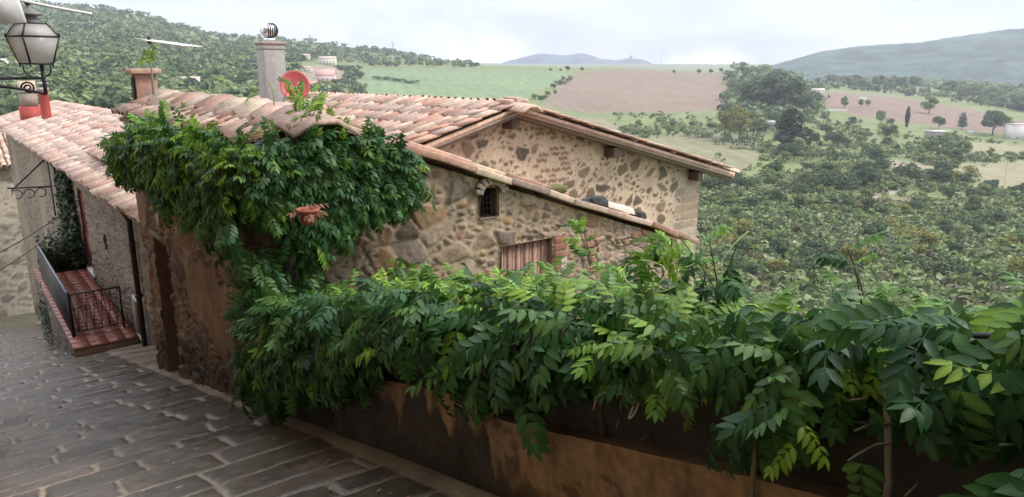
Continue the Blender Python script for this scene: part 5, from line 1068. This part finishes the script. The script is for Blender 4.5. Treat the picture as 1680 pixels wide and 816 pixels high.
def wavy(pts, sub=6):
    q = [at(*p) for p in pts]; out = []
    for i in range(len(q) - 1):
        p0, p1, p2, p3 = q[max(i - 1, 0)], q[i], q[i + 1], q[min(i + 2, len(q) - 1)]
        for k in range(sub): t = k / sub; out.append(0.5 * ((2 * p1) + (-p0 + p2) * t + (2 * p0 - 5 * p1 + 4 * p2 - p3) * t * t + (-p0 + 3 * p1 - 3 * p2 + p3) * t ** 3))
    return out + [q[-1]]
for pts, r, col in (
    ([(1112, 552, 2.52), (1098, 572, 2.50), (1082, 598, 2.49), (1068, 622, 2.48), (1052, 645, 2.48), (1040, 665, 2.49), (1032, 686, 2.49), (1040, 680, 2.48), (1048, 662, 2.48), (1050, 648, 2.48)], 0.0042, (0.46, 0.44, 0.30)),
    ([(974, 672, 2.66), (980, 652, 2.64), (1000, 643, 2.62), (1024, 648, 2.55), (1050, 654, 2.48)], 0.0036, (0.50, 0.46, 0.38)),
    ([(1108, 470, 2.95), (1090, 478, 2.95), (1060, 480, 3.0), (1035, 470, 3.05), (1022, 448, 3.1), (1035, 430, 3.12), (1060, 428, 3.1)], 0.004, (0.30, 0.38, 0.12)),
    ([(1060, 428, 3.1), (1085, 436, 3.05), (1092, 452, 3.0), (1080, 470, 2.98), (1110, 480, 2.95)], 0.0035, (0.34, 0.38, 0.14)),
    ([(1165, 460, 2.9), (1190, 420, 2.95), (1210, 395, 3.0), (1228, 380, 3.05)], 0.003, (0.20, 0.30, 0.08))):
    mb = MB(); mb.tube(wavy(pts), r, 7, col); wv.part('tendril', mb, M['stem'], smooth=True)

# ---- vine over the annex
FA = Foliage(); SA = MB()
def vbot(a): return float(np.interp(a, [-0.2, 0.4, 1.5, 3.0, 4.2, 4.9, 5.3], [-1.58, -1.42, -1.34, -1.22, -1.16, -1.15, -1.15]))
def vtop(a): return float(np.interp(a, [-0.2, 2.6, 3.3, 4.0, 5.2], [-0.56, -0.58, -0.76, -0.94, -0.9]))
for i in range(620):
    a = rgl.uniform(-0.15, 4.6); zt = vtop(a); zb = vbot(a) + rgl.uniform(-0.08, 0.22); z = zt - (zt - zb) * rgl.uniform(0, 0.55) ** 1.3
    d = OUT * rgl.uniform(0.3, 1.0) + UP * rgl.uniform(-0.1, 0.5) + DV * rgl.normal(0.1, 0.4)
    shoot(FA, SA if i % 4 == 0 else None, P(a, rgl.uniform(-0.18, -0.04), z), d, rgl.uniform(0.35, 1.0), rgl.uniform(2.2, 5), OUT, 0.04 + 0.42 * (z > zt - 0.28), stop=lambda q: q[2] < zb, L_=(0.14, 0.22), dens=0.95, ok=ok_a)
for i in range(230):                       # yellow green tips on the roof edge
    a = rgl.uniform(-0.1, 3.6); shoot(FA, SA if i % 3 == 0 else None, P(a, rgl.uniform(-0.3, 0.05), vtop(a) + rgl.uniform(-0.12, 0.02)), OUT * rgl.uniform(0, 0.9) + UP * rgl.uniform(0.0, 0.55) + DV * rgl.normal(0, 0.8), rgl.uniform(0.2, 0.5), 3.5, OUT * 0.4 + UP * 0.6, 0.85, L_=(0.11, 0.17), ok=ok_a)
for i in range(320):                       # round the corner onto the end wall
    s = rgl.uniform(-0.1, 1.0); z = a_roof_z(max(s, 0.4)) - rgl.uniform(0.0, 0.38); zb = float(np.interp(s, [-0.1, 0.3, 0.7, 1.3], [-2.0, -1.6, -1.05, -1.30])) + rgl.uniform(-0.05, 0.15)
    shoot(FA, SA if i % 4 == 0 else None, P(-0.12 - rgl.uniform(0, 0.12), s, z), -DV * rgl.uniform(0.3, 0.9) + UP * rgl.uniform(-0.1, 0.4) + NV * rgl.normal(0.15, 0.45), rgl.uniform(0.3, 0.75), 4, -DV * 0.8 + OUT * 0.3, 0.04 + 0.35 * (z > a_roof_z(max(s, 0.4)) - 0.1), stop=lambda q: q[2] < zb, L_=(0.14, 0.20), ok=ok_a)
for i in range(110):                       # column falling at the corner to the parapet vine
    z = rgl.uniform(-2.2, -1.3); a, s = (rgl.uniform(-0.25, 0.05), -0.10) if rgl.random() < 0.35 else (-0.12, rgl.uniform(-0.1, 0.45))
    shoot(FA, SA if i % 5 == 0 else None, P(a, s, z), (OUT - DV * 0.6) * rgl.uniform(0.2, 0.6) + UP * rgl.uniform(-0.3, 0.2) + DV * rgl.normal(0, 0.4), rgl.uniform(0.3, 0.7), 5, OUT * 0.7 - DV * 0.6, 0.04, L_=(0.14, 0.21), ok=ok_a)
for (u, v, Yd, n) in ((500, 185, 5.75, 4), (520, 215, 5.8, 4), (560, 225, 5.9, 3), (250, 98, 9.4, 2), (218, 82, 9.6, 1), (345, 135, 8.0, 1), (460, 130, 6.4, 1), (420, 128, 6.6, 1), (490, 155, 6.0, 2), (240, 225, 8.6, 1), (262, 250, 8.3, 2), (300, 200, 8.2, 2)):
    q = at(u, v, Yd)
    for k in range(n): shoot(FA, SA, q - UP * 0.10 + rgl.normal(0, 0.04, 3), UP * 0.8 + DV * rgl.normal(0, 0.6) + OUT * rgl.normal(0, 0.3), 0.22, 3, OUT * 0.6 + UP * 0.5, 1.0, L_=(0.11, 0.18), r=0.003)
for pts in ([(345, 200, 7.6), (345, 175, 7.9), (344, 140, 8.0)], [(490, 200, 5.8), (492, 170, 5.95), (488, 150, 6.0)], [(255, 175, 9.2), (250, 130, 9.35), (248, 95, 9.4)], [(450, 175, 6.3), (448, 150, 6.4), (440, 130, 6.5)]):
    SA.tube([at(*q) for q in pts], 0.005, 6, (0.18, 0.22, 0.07))
wa_ = Thing('wisteria', 'bright green wisteria spilling over the roof edge of the annex above the lane', 'climbing plant', P(2, -0.2, -1.7))
o = bpy.data.objects.new('foliage', FA.mesh('foliage', wa_.base)); o.data.materials.append(M['leaf']); link(o, wa_.o); wa_.part('shoots', SA, M['stem'])['kind'] = 'stuff'
# terracotta pot hanging in the vine with reddish leaves
q = at(505, 348, 5.25); pt_ = Thing('flower_pot', 'terracotta pot half hidden in the vine at the annex corner', 'flower pot', q - UP * 0.09)
mb = MB(); mb.lathe(q - UP * 0.09, [(0.05, 0), (0.07, 0.09), (0.082, 0.091), (0.085, 0.115), (0.07, 0.116), (0.06, 0.09)], 22, (0.34, 0.10, 0.06)); pt_.part('pot', mb, M['tile'])
FR_ = Foliage()
for k in range(5): an = k * 1.25; FR_.leaf(q + UP * 0.02, np.array((math.cos(an), math.sin(an) * 0.6 - 0.4, rgl.uniform(-0.2, 0.5))), np.array((0, -0.5, 1.)), 0.13, np.array((0.20, 0.085, 0.045)) * rgl.uniform(0.8, 1.3))
o = bpy.data.objects.new('leaves', FR_.mesh('leaves', pt_.base)); o.data.materials.append(M['leaf']); o['label'] = 'reddish brown leaves'; link(o, pt_.o)

# ================================================================== street lantern on its bracket
LX = at(60, 105, 6.9); LX[2] = 0.0
SL = Thing('street_lamp', 'wall mounted black iron lantern with frosted tapered panes at the left edge', 'street lamp', LX + np.array((0, 0, -0.45)))
ro = R(12)
def sq(r, z): return [LX + np.array((r * math.cos(ro + math.pi / 2 * k), r * math.sin(ro + math.pi / 2 * k), z)) for k in range(4)]
lo, mi, hi = sq(0.135, 0.0), sq(0.215, 0.235), sq(0.125, 0.345)
mb = MB()
for ring in (lo, mi, hi):
    for k in range(4): mb.tube([ring[k], ring[(k + 1) % 4]], 0.009, 6)
for k in range(4): mb.tube([lo[k], mi[k]], 0.009, 6); mb.tube([mi[k], hi[k]], 0.009, 6); mb.tube([mi[k], mi[k] + UP * 0.035], [0.012, 0.004], 6); mb.tube([lo[k], lo[k] - UP * 0.03], [0.010, 0.004], 6); mb.tube([hi[k], hi[k] + UP * 0.025], [0.009, 0.003], 6)
SL.part('lantern_frame', mb, M['iron'])
for ring, r2 in ((lo, mi), (mi, hi)):
    for k in range(4):
        a, b, c, d = ring[k], ring[(k + 1) % 4], r2[(k + 1) % 4], r2[k]; nn = np.cross(b - a, d - a); nn = nn / np.linalg.norm(nn) * 0.004; cn = (a + b + c + d) / 4; q4 = [cn + (x - cn) * 0.97 for x in (a, b, c, d)]
        mb = MB(); mb.add([x - nn for x in q4] + [x + nn for x in q4], [(3, 2, 1, 0), (4, 5, 6, 7), (0, 1, 5, 4), (1, 2, 6, 5), (2, 3, 7, 6), (3, 0, 4, 7)]); SL.part('pane', mb, M['glass'])
mb = MB(); mb.lathe(LX, [(0.10, 0.345), (0.065, 0.38), (0.055, 0.41), (0.11, 0.42), (0.10, 0.435), (0.055, 0.465), (0.02, 0.48), (0.012, 0.50)], 20); cp_ = SL.part('cap', mb, mat('weathered zinc', (0.16, 0.155, 0.15), rough=0.6, metal=0.3, noise=0.2, nscale=20)); mb = MB(); mb.lathe(LX, [(0.012, 0.50), (0.026, 0.52), (0.024, 0.54), (0.006, 0.56), (0.003, 0.59)], 14); SL.part('finial', mb, M['iron'], parent=cp_)
BR = -NV; PX_ = LX + np.array((0.045, 0, 0))
mb = MB(); mb.tube([PX_ + UP * 0.01, PX_ - UP * 0.22, PX_ - UP * 0.27], [0.017, 0.017, 0.012], 10)
for sg in (-1, 1):
    t = np.array((math.cos(ro), math.sin(ro), 0)); t = np.array((1., 0.1, 0)) * sg; mb.tube([LX + t * 0.12 - UP * 0.01, LX + t * 0.115 - UP * 0.06, LX + t * 0.09 - UP * 0.10, LX + t * 0.045 - UP * 0.115, PX_ - UP * 0.12], 0.007, 6)
SL.part('pole', mb, M['iron'])
mb = MB(); mb.tube([PX_ - UP * 0.125, PX_ + BR * 1.62 - UP * 0.125], 0.013, 8)
arc = [PX_ - UP * 0.27 + BR * 0.0]
for i in range(9): t = i / 8; arc.append(PX_ + BR * (0.05 + 1.5 * t) - UP * (0.25 - 0.10 * math.sin(math.pi * min(1, t * 1.8) * 0.6) + 0.45 * max(0, t - 0.45)))
mb.tube(arc, 0.013, 8)
def scroll(c, r, turns, col=None, flip=1):
    pts = []
    for i in range(26): an = i / 25 * turns * 2 * math.pi; rr = r * (1 - 0.8 * i / 25); pts.append(c + BR * rr * math.cos(an) + UP * rr * math.sin(an) * flip)
    mb.tube(pts, 0.009, 6)
scroll(PX_ + BR * 0.13 - UP * 0.21, 0.055, 1.8); scroll(PX_ + BR * 0.42 - UP * 0.21, 0.06, 1.6, flip=-1); scroll(PX_ + BR * 0.85 - UP * 0.24, 0.08, 1.6)
mb.obox(PX_ + BR * 1.60 - UP * 0.3, BR * 0.015, DV * 0.05, UP * 0.28)
SL.part('bracket', mb, M['iron'])

# ================================================================== small fixtures
# satellite dish in front of the chimney
dc_ = at(484, 141, 14.6); SD = Thing('satellite_dish', 'round red satellite dish standing in front of the grey chimney', 'satellite dish', dc_ - UP * 0.5)
nd = np.array((0.35, -0.9, 0.25)); nd /= np.linalg.norm(nd); xx = np.cross(UP, nd); xx /= np.linalg.norm(xx); yy = np.cross(nd, xx)
V = []; F = []; k = 28
for r_, dz in ((0.0, -0.06), (0.09, -0.055), (0.18, -0.037), (0.25, -0.012), (0.275, 0.0), (0.28, -0.008), (0.25, -0.022), (0.09, -0.065), (0.0, -0.07)):
    for i in range(k): an = 2 * math.pi * i / k; V.append(dc_ + xx * r_ * math.cos(an) + yy * r_ * 1.06 * math.sin(an) + nd * dz)
for j in range(8):
    for i in range(k): F.append((j * k + i, j * k + (i + 1) % k, (j + 1) * k + (i + 1) % k, (j + 1) * k + i))
mb = MB(); mb.add(V, F); SD.part('reflector', mb, M['dish'], smooth=True)
mb = MB(); tip = dc_ + nd * 0.24 + xx * 0.06 - yy * 0.08; mb.tube([dc_ - yy * 0.28, tip], 0.008, 6); mb.tube([dc_ - xx * 0.2 - yy * 0.1, tip], 0.004, 6); ar_ = SD.part('arm', mb, M['dish']); mb = MB(); mb.tube([tip - nd * 0.03, tip + nd * 0.05], [0.028, 0.018], 12); mb.obox(tip + yy * 0.05, xx * 0.022, nd * 0.03, yy * 0.035); SD.part('receiver', mb, M['white'], parent=ar_)
mb = MB(); mb.tube([dc_ - nd * 0.08, dc_ - nd * 0.14, dc_ - nd * 0.14 - UP * 0.55], 0.022, 8); SD.part('mast', mb, M['iron'])
# little brick chimney and aerial on the far end of the annex ridge
bc_ = at(240, 160, 10.0); SC = Thing('small_chimney', 'little terracotta chimney with slab cap at the far end of the annex ridge', 'chimney', bc_ - UP * 0.25)
mb = MB(); mb.obox(bc_ + UP * 0.0, DV * 0.11, NV * 0.13, UP * 0.30, (0.46, 0.28, 0.21)); SC.part('stack', mb, M['wall'], bevel=0.01); mb = MB(); mb.obox(bc_ + UP * 0.335, DV * 0.17, NV * 0.19, UP * 0.033, (0.56, 0.36, 0.27)); SC.part('cap', mb, M['tile'], bevel=0.012)
mb = MB(); mb.obox(bc_ + OUT * 0.14 + UP * 0.02, DV * 0.09, NV * 0.006, UP * 0.24, (0.02, 0.015, 0.012)); SC.part('opening', mb, M['wood'])
ab = at(251, 150, 9.6); at_ = at(245, 66, 9.75); AN = Thing('tv_aerial', 'television aerial on a thin mast beside the little terracotta chimney', 'aerial', ab - UP * 0.1)
mb = MB(); mb.tube([ab - UP * 0.35, ab, at_ + UP * 0.02], 0.012, 8); AN.part('mast', mb, mat('galvanised tube', (0.3, 0.3, 0.3), rough=0.4, metal=0.8))
be = at(316, 76, 9.2); mb = MB(); mb.tube([at_, be], 0.014, 8, ); bd = (be - at_); 
for i in range(9): c = at_ + bd * (0.08 + 0.9 * i / 8); mb.tube([c - np.array((0.04, 0.2, 0)), c + np.array((0.04, 0.2, 0))], 0.006, 5)
mb.tube([at_, at_ - bd * 0.35], 0.005, 5); AN.part('boom', mb, M['white'])
mb = MB(); mb.obox(at_, bd * 0.03 / np.linalg.norm(bd), np.array((0, 0.03, 0)), UP * 0.04); AN.part('clamp', mb, M['iron'])
# overhead cables
def cable(p0, p1, sag, r, label, m=None, n=16):
    pts = [p0 + (p1 - p0) * i / n - UP * sag * 4 * (i / n) * (1 - i / n) for i in range(n + 1)]; mb = MB(); mb.tube(pts, r, 7, (0.7, 0.69, 0.66)); return single('cable', mb, m or M['cement'], label, 'cable')
cable(at(-60, -22, 5.0), at(150, 23, 5.6), 0.01, 0.010, 'thick pale cable above the lantern at the upper left')
cable(P(1.6, -2.7, -1.9), P(14.9, 0.52, -3.2), 0.15, 0.010, 'upper pale cable crossing the lane towards the ivy', M['gutter'])
cable(P(1.0, -2.7, -2.0), P(15.2, 0.52, -3.55), 0.12, 0.008, 'lower pale cable crossing the lane towards the ivy', M['gutter'])
# white canvas at the top left corner
mb = MB(); cs = [at(-30, -30, 4.6), at(27, -6, 4.9), at(42, 37, 5.0), at(-30, 42, 4.7)]; th = np.array((0, 0.015, 0)); mb.add([c - th for c in cs] + [c + th for c in cs], [(0, 1, 2, 3), (7, 6, 5, 4), (0, 4, 5, 1), (1, 5, 6, 2), (2, 6, 7, 3), (3, 7, 4, 0)]); mb.tube([cs[3] - UP * 0.0, P(1.2, -2.72, cs[3][2])], 0.01, 6)
single('awning', mb, M['white'], 'white canvas corner in the upper left, above the lantern', 'awning')
# old bracket on the long house wall
q0 = P(20.5, CP - 0.03, -3.2); BK = Thing('wall_bracket', 'rusty scrolled iron bracket with lamp arm on the long house wall', 'bracket', q0 - UP * 0.8)
mb = MB(); mb.tube([q0 + UP * 0.5, q0 - UP * 1.3], 0.035, 8); mb.tube([q0 + UP * 0.5, q0 + OUT * 1.0 - UP * 0.5 + DV * 0.5], 0.025, 6); mb.tube([q0 - UP * 0.4, q0 + OUT * 1.1 - UP * 0.4 + DV * 0.4], 0.025, 6)
for k in range(3):
    c = q0 + OUT * (0.3 + 0.3 * k) - UP * 0.55; mb.tube([c + OUT * 0.13 * math.cos(t) + UP * 0.13 * math.sin(t) for t in np.linspace(0, 5.2, 14)], 0.016, 5)
BK.part('arm', mb, M['iron'])
# ivy beside the red door and tufts on the terrace wall
def ivy(name, label, sampler, n, size, cols=((0.025, 0.045, 0.018), (0.06, 0.09, 0.03))):
    rg = np.random.default_rng(n); c = np.array([sampler(rg) for _ in range(n)]); nr = OUT + rg.normal(0, 0.5, (n, 3)) + UP * 0.4; nr /= np.linalg.norm(nr, axis=1)[:, None]
    t = np.cross(nr, rg.normal(size=(n, 3))); t /= np.linalg.norm(t, axis=1)[:, None]; b = np.cross(nr, t); s = size * rg.uniform(0.6, 1.4, n)[:, None]
    V = np.stack((c - t * s, c - b * s * 0.8, c + t * s * 0.3 - b * s * 0.3, c + t * s, c + t * s * 0.3 + b * s * 0.3, c + b * s * 0.8), 1).reshape(-1, 3); F = np.arange(n * 6).reshape(-1, 6); C = np.repeat(lerp(cols[0], cols[1], rg.random(n)), 6, 0)
    mb = MB(); mb.addf(V, F, C); return single(name, mb, M['ivy'], label, 'plant')
def ivy1(rg):
    h = rg.random(); a = 15.75 + rg.normal(0, 0.35) * (1.1 - 0.5 * h) + 0.6 * h; return P(a, CP - 0.06 - abs(rg.normal(0, 0.12)) * (1.6 - h), TZ + h * 2.45)
ivy('ivy', 'dark column of ivy climbing the long house wall beyond the red door', ivy1, 5200, 0.05)
ivy('ivy', 'leafy potted green mass at the far end of the red terrace', lambda rg: P(15.0 + abs(rg.normal(0, 0.4)), rg.uniform(-0.45, 0.45), TZ + abs(rg.normal(0, 0.35))), 2600, 0.05)
ivy('weeds', 'small green tuft growing on the stone side of the terrace', lambda rg: P(13.6 + rg.normal(0, 0.25), TP - 0.06 - abs(rg.normal(0, 0.05)), -5.6 + rg.normal(0, 0.25)), 500, 0.035)

# ================================================================== distant houses, masts, poles
def far_house(pos, yaw, wd, dp_, ht, wallc, roofc, label, nwin=3, floors=2, flat=False, name='house', roofh=0.2):
    T = Thing(name, label, 'house', pos); c, s_ = math.cos(yaw), math.sin(yaw); ux = np.array((c, s_, 0)); uy = np.array((-s_, c, 0)); pos = np.asarray(pos)
    mb = MB(); mb.obox(pos + UP * (ht / 2 - 1.0), ux * wd / 2, uy * dp_ / 2, UP * (ht / 2 + 1.0), wallc)
    if not flat:
        e = pos + UP * ht; r = wd * 0.0; A_ = [e - ux * wd / 2 - uy * dp_ / 2, e - ux * wd / 2 + uy * dp_ / 2, e - ux * wd / 2 + UP * dp_ * roofh]; Bq = [q + ux * wd for q in A_]; mb.add(A_ + Bq, [(0, 1, 2), (5, 4, 3), (0, 2, 5, 3), (1, 4, 5, 2), (0, 3, 4, 1)], wallc)
    T.part('wall', mb, M['farwall'])
    mb = MB(); o_ = 0.5
    if flat: mb.obox(pos + UP * (ht + 0.15), ux * (wd / 2 + o_), uy * (dp_ / 2 + o_), UP * 0.14, roofc)
    else:
        for sg in (-1, 1):
            e0 = pos + UP * (ht - 0.15) + uy * sg * (dp_ / 2 + o_) ; rr = pos + UP * (ht + dp_ * roofh + 0.1); V = [e0 - ux * (wd / 2 + o_), e0 + ux * (wd / 2 + o_), rr + ux * (wd / 2 + o_), rr - ux * (wd / 2 + o_)]; V += [q + UP * 0.25 for q in V]
            mb.add(V, [(3, 2, 1, 0), (4, 5, 6, 7), (0, 1, 5, 4), (1, 2, 6, 5), (2, 3, 7, 6), (3, 0, 4, 7)], roofc)
    T.part('roof', mb, M['farwall'])
    for f in range(floors):
        for i in range(nwin):
            mb = MB(); cx = (i + 0.5) / nwin - 0.5; q = pos + ux * wd * cx - uy * (dp_ / 2 + 0.04) + UP * (1.6 + f * 2.9); mb.obox(q, ux * 0.5, uy * 0.04, UP * 0.75, (0.06, 0.06, 0.065)); T.part('window', mb, M['farwall'])
    return T
def fh(u, v, wpx, hpx, label, wallc=(0.55, 0.53, 0.48), roofc=(0.42, 0.27, 0.2), yaw=0.1, y0=100, **k):
    q = hit(u, v, y0)
    if q is None: print('no hit', label); return
    sc_ = q[1] / F_PX; far_house(q, yaw, wpx * sc_, wpx * sc_ * 0.6, hpx * sc_, wallc, roofc, label, **k)
fh(306, 148, 44, 15, 'white two storey villa with pale roof below the wooded slope', (0.72, 0.71, 0.68), (0.45, 0.38, 0.33), nwin=5)
fh(211, 140, 16, 18, 'small pink and white house just left of the little terracotta chimney', (0.6, 0.5, 0.45), nwin=2)
fh(498, 99, 20, 7, 'pale farmhouse above the stubble field', (0.5, 0.46, 0.4), (0.4, 0.33, 0.27), nwin=3, floors=1); fh(538, 107, 26, 10, 'cream farmhouse with several windows at the top of the stubble field', (0.66, 0.62, 0.52), (0.45, 0.38, 0.3), nwin=5)
fh(535, 134, 30, 10, 'long low house with pink tile roof below the stubble field', (0.62, 0.48, 0.42), (0.55, 0.32, 0.27), nwin=4, floors=1, roofh=0.5); fh(512, 149, 18, 9, 'white walled cottage with red roof beside the red dish', (0.7, 0.66, 0.6), (0.5, 0.24, 0.2), nwin=2, floors=1, roofh=0.4)
fh(140, 67, 40, 3, 'long white low building high on the left hillside', (0.7, 0.7, 0.68), (0.7, 0.7, 0.66), nwin=6, floors=0, flat=True); fh(100, 66, 14, 4, 'small white building high on the left hillside', (0.7, 0.7, 0.68), (0.6, 0.58, 0.55), nwin=2, floors=0, flat=True)
fh(76, 118, 22, 13, 'cream house seen behind the lantern', (0.6, 0.57, 0.5), (0.45, 0.35, 0.28), nwin=2); fh(2, 120, 22, 18, 'white house at the left edge behind the lantern bracket', (0.7, 0.68, 0.64), (0.5, 0.42, 0.36), nwin=2); fh(138, 147, 20, 3, 'low white shed among the trees left of the terracotta chimney', (0.7, 0.68, 0.64), (0.65, 0.62, 0.58), nwin=2, floors=0, flat=True)
fh(1340, 160, 20, 11, 'old pale farmhouse at the left end of the right brown field', (0.48, 0.4, 0.33), (0.5, 0.42, 0.36), nwin=3); fh(1413, 164, 14, 3, 'low white roofed shelter above the track on the right slope', (0.6, 0.6, 0.58), (0.72, 0.7, 0.66), nwin=1, floors=0, flat=True)
fh(1536, 229, 30, 13, 'grey flat roofed shed below the lone cypress', (0.26, 0.24, 0.22), (0.6, 0.58, 0.55), nwin=3, floors=1, flat=True); fh(1668, 229, 34, 24, 'white ruined house at the right edge of the slope', (0.72, 0.68, 0.62), (0.5, 0.42, 0.36), nwin=2, floors=1, flat=True); fh(1592, 220, 10, 2, 'tiny white roof between the conifer and the white ruin', (0.6, 0.6, 0.58), (0.72, 0.7, 0.66), floors=0, flat=True)
fh(1262, 213, 14, 12, 'small pale house beside the dark cedar', (0.5, 0.48, 0.45), (0.42, 0.36, 0.33), nwin=2, floors=1)
fh(1285, 403, 34, 5, 'low ruined stone hut in the scrub above the vine', (0.32, 0.28, 0.24), (0.42, 0.36, 0.31), nwin=1, floors=0, flat=True); fh(1378, 404, 18, 3, 'small pale trough in the scrub right of the ruined hut', (0.45, 0.4, 0.35), (0.5, 0.45, 0.4), nwin=1, floors=0, flat=True)
def mast(u, v0, v1, label, name='lattice_mast', w_=0.9, arms=0, y0=200, cat='mast'):
    q = hit(u, v0, y0)
    if q is None: print('no hit', label); return
    h = (v0 - v1) / F_PX * q[1]; mb = MB()
    for k in range(4): an = math.pi / 4 + k * math.pi / 2; mb.tube([q + np.array((math.cos(an), math.sin(an), 0)) * w_ * 1.3, q + np.array((math.cos(an), math.sin(an), 0)) * w_ * 0.3 + UP * h], w_ * 0.16, 4)
    n = 10
    for i in range(n):
        for k in range(4):
            a0 = math.pi / 4 + k * math.pi / 2; a1 = a0 + math.pi / 2; r0 = w_ * (1.3 - i / n); r1 = w_ * (1.3 - (i + 1) / n); mb.tube([q + np.array((math.cos(a0), math.sin(a0), 0)) * r0 + UP * h * i / n, q + np.array((math.cos(a1), math.sin(a1), 0)) * r1 + UP * h * (i + 1) / n], w_ * 0.09, 3)
    for i in range(arms): z = h * (0.72 + 0.11 * i); mb.tube([q + UP * z - np.array((w_ * 3.5, 0, 0)), q + UP * z + np.array((w_ * 3.5, 0, 0))], w_ * 0.14, 4)
    single(name, mb, mat('mast steel', (0.30, 0.31, 0.32), rough=0.6, metal=0.3), label, cat, base=q)
mast(1085, 113, 78, 'tall thin mast on the crest above the left brown field', w_=1.0); mast(232, 20, -2, 'pylon on the ridge directly above the tv aerial', 'pylon', arms=3, w_=1.6, cat='pylon'); mast(333, 42, 20, 'pylon pair on the ridge left of the chimney globe', 'pylon', arms=3, w_=1.6, cat='pylon')
mast(645, 92, 70, 'pylon standing before the wooded ridge above the green field', 'pylon', arms=2, w_=1.5, cat='pylon'); mast(509, 72, 58, 'small pylon on the ridge right of the chimney globe', 'pylon', arms=2, w_=1.4, cat='pylon')
def pole(u, v0, v1, label, r=0.12, arm=True):
    q = hit(u, v0, 60)
    if q is None: return
    h = (v0 - v1) / F_PX * q[1]; PT = Thing('utility_pole', label, 'pole', q); mb = MB(); mb.tube([q - UP * 0.3, q + UP * h], [r, r * 0.7], 8, (0.12, 0.1, 0.08)); PT.part('post', mb, M['wood'])
    if arm: mb = MB(); mb.tube([q + UP * h * 0.95 - np.array((0.7, 0, 0)), q + UP * h * 0.95 + np.array((0.7, 0, 0))], 0.06, 6, (0.12, 0.1, 0.08)); PT.part('crossarm', mb, M['wood'])
pole(1345, 404, 372, 'dark wooden pole in the scrub between the ruined hut and the pale trough'); pole(1636, 372, 260, 'tall thin pole on the slope below the white ruin', 0.07, False); pole(168, 150, 126, 'pale pole among the trees left of the terracotta chimney', 0.2, False)
# castle like tower on the far mountain
q = np.array(at(1035, 98, 5580.)); mb = MB(); mb.obox(q + UP * 6, (9, 0, 0), (0, 9, 0), UP * 22, (0.2, 0.2, 0.22)); mb.obox(q - UP * 4 + np.array((16, 0, 0)), (14, 0, 0), (0, 9, 0), UP * 9, (0.2, 0.2, 0.22)); single('tower', mb, M['farwall'], 'tiny tower on the top of the blue far mountain', 'tower')
# pale gravel road climbing between stubble and green field
rd = [hit(u, v, 150) for u, v in ((566, 160), (567, 148), (569, 136), (571, 124), (573, 114))]; mb = MB()
for i in range(len(rd) - 1):
    a, b = rd[i], rd[i + 1]; d = b - a; s_ = np.array((d[1], -d[0], 0)); s_ = s_ / np.linalg.norm(s_) * 3.2
    mb.quad(a - s_ + UP * 0.5, a + s_ + UP * 0.5, b + s_ + UP * 0.5, b - s_ + UP * 0.5, (0.55, 0.55, 0.54))
single('road', mb, M['farwall'], kind='structure')

fh(150, 100, 22, 9, 'pale farmhouse among trees above the aerial mast', (0.55, 0.5, 0.44), (0.45, 0.33, 0.26), nwin=3); fh(190, 84, 18, 5, 'small grey roofed house on the left hillside above the aerial', (0.5, 0.48, 0.44), (0.42, 0.36, 0.32), nwin=2, floors=1); fh(505, 118, 14, 6, 'small cottage at the left of the stubble field', (0.6, 0.55, 0.48), (0.5, 0.34, 0.27), nwin=2, floors=1)
# fallen leaves on the lane
rg = np.random.default_rng(909); mb = MB()
for i in range(150):
    a, p = rg.uniform(-5.5, 5), -abs(rg.normal(0, 0.7)) - 0.05
    if p < -2.4: continue
    c = P(a, p, gz(a) + 0.035); an = rg.uniform(0, 6.28); t = np.array((math.cos(an), math.sin(an), rg.uniform(-0.2, 0.2))) * rg.uniform(0.008, 0.022); b = np.array((-math.sin(an), math.cos(an), 0.1)) * 0.008
    t = t - UP * 0.252 * (t[0] * D2[0] + t[1] * D2[1]); mb.add([c - t, c - b, c + t, c + b], [(0, 1, 2, 3)], np.array([(0.34, 0.30, 0.10), (0.22, 0.13, 0.05), (0.16, 0.2, 0.05)][rg.integers(3)]))
single('fallen_leaves', mb, M['ivy'], 'small yellow and brown leaves scattered on the wet lane', 'leaves', kind='stuff')
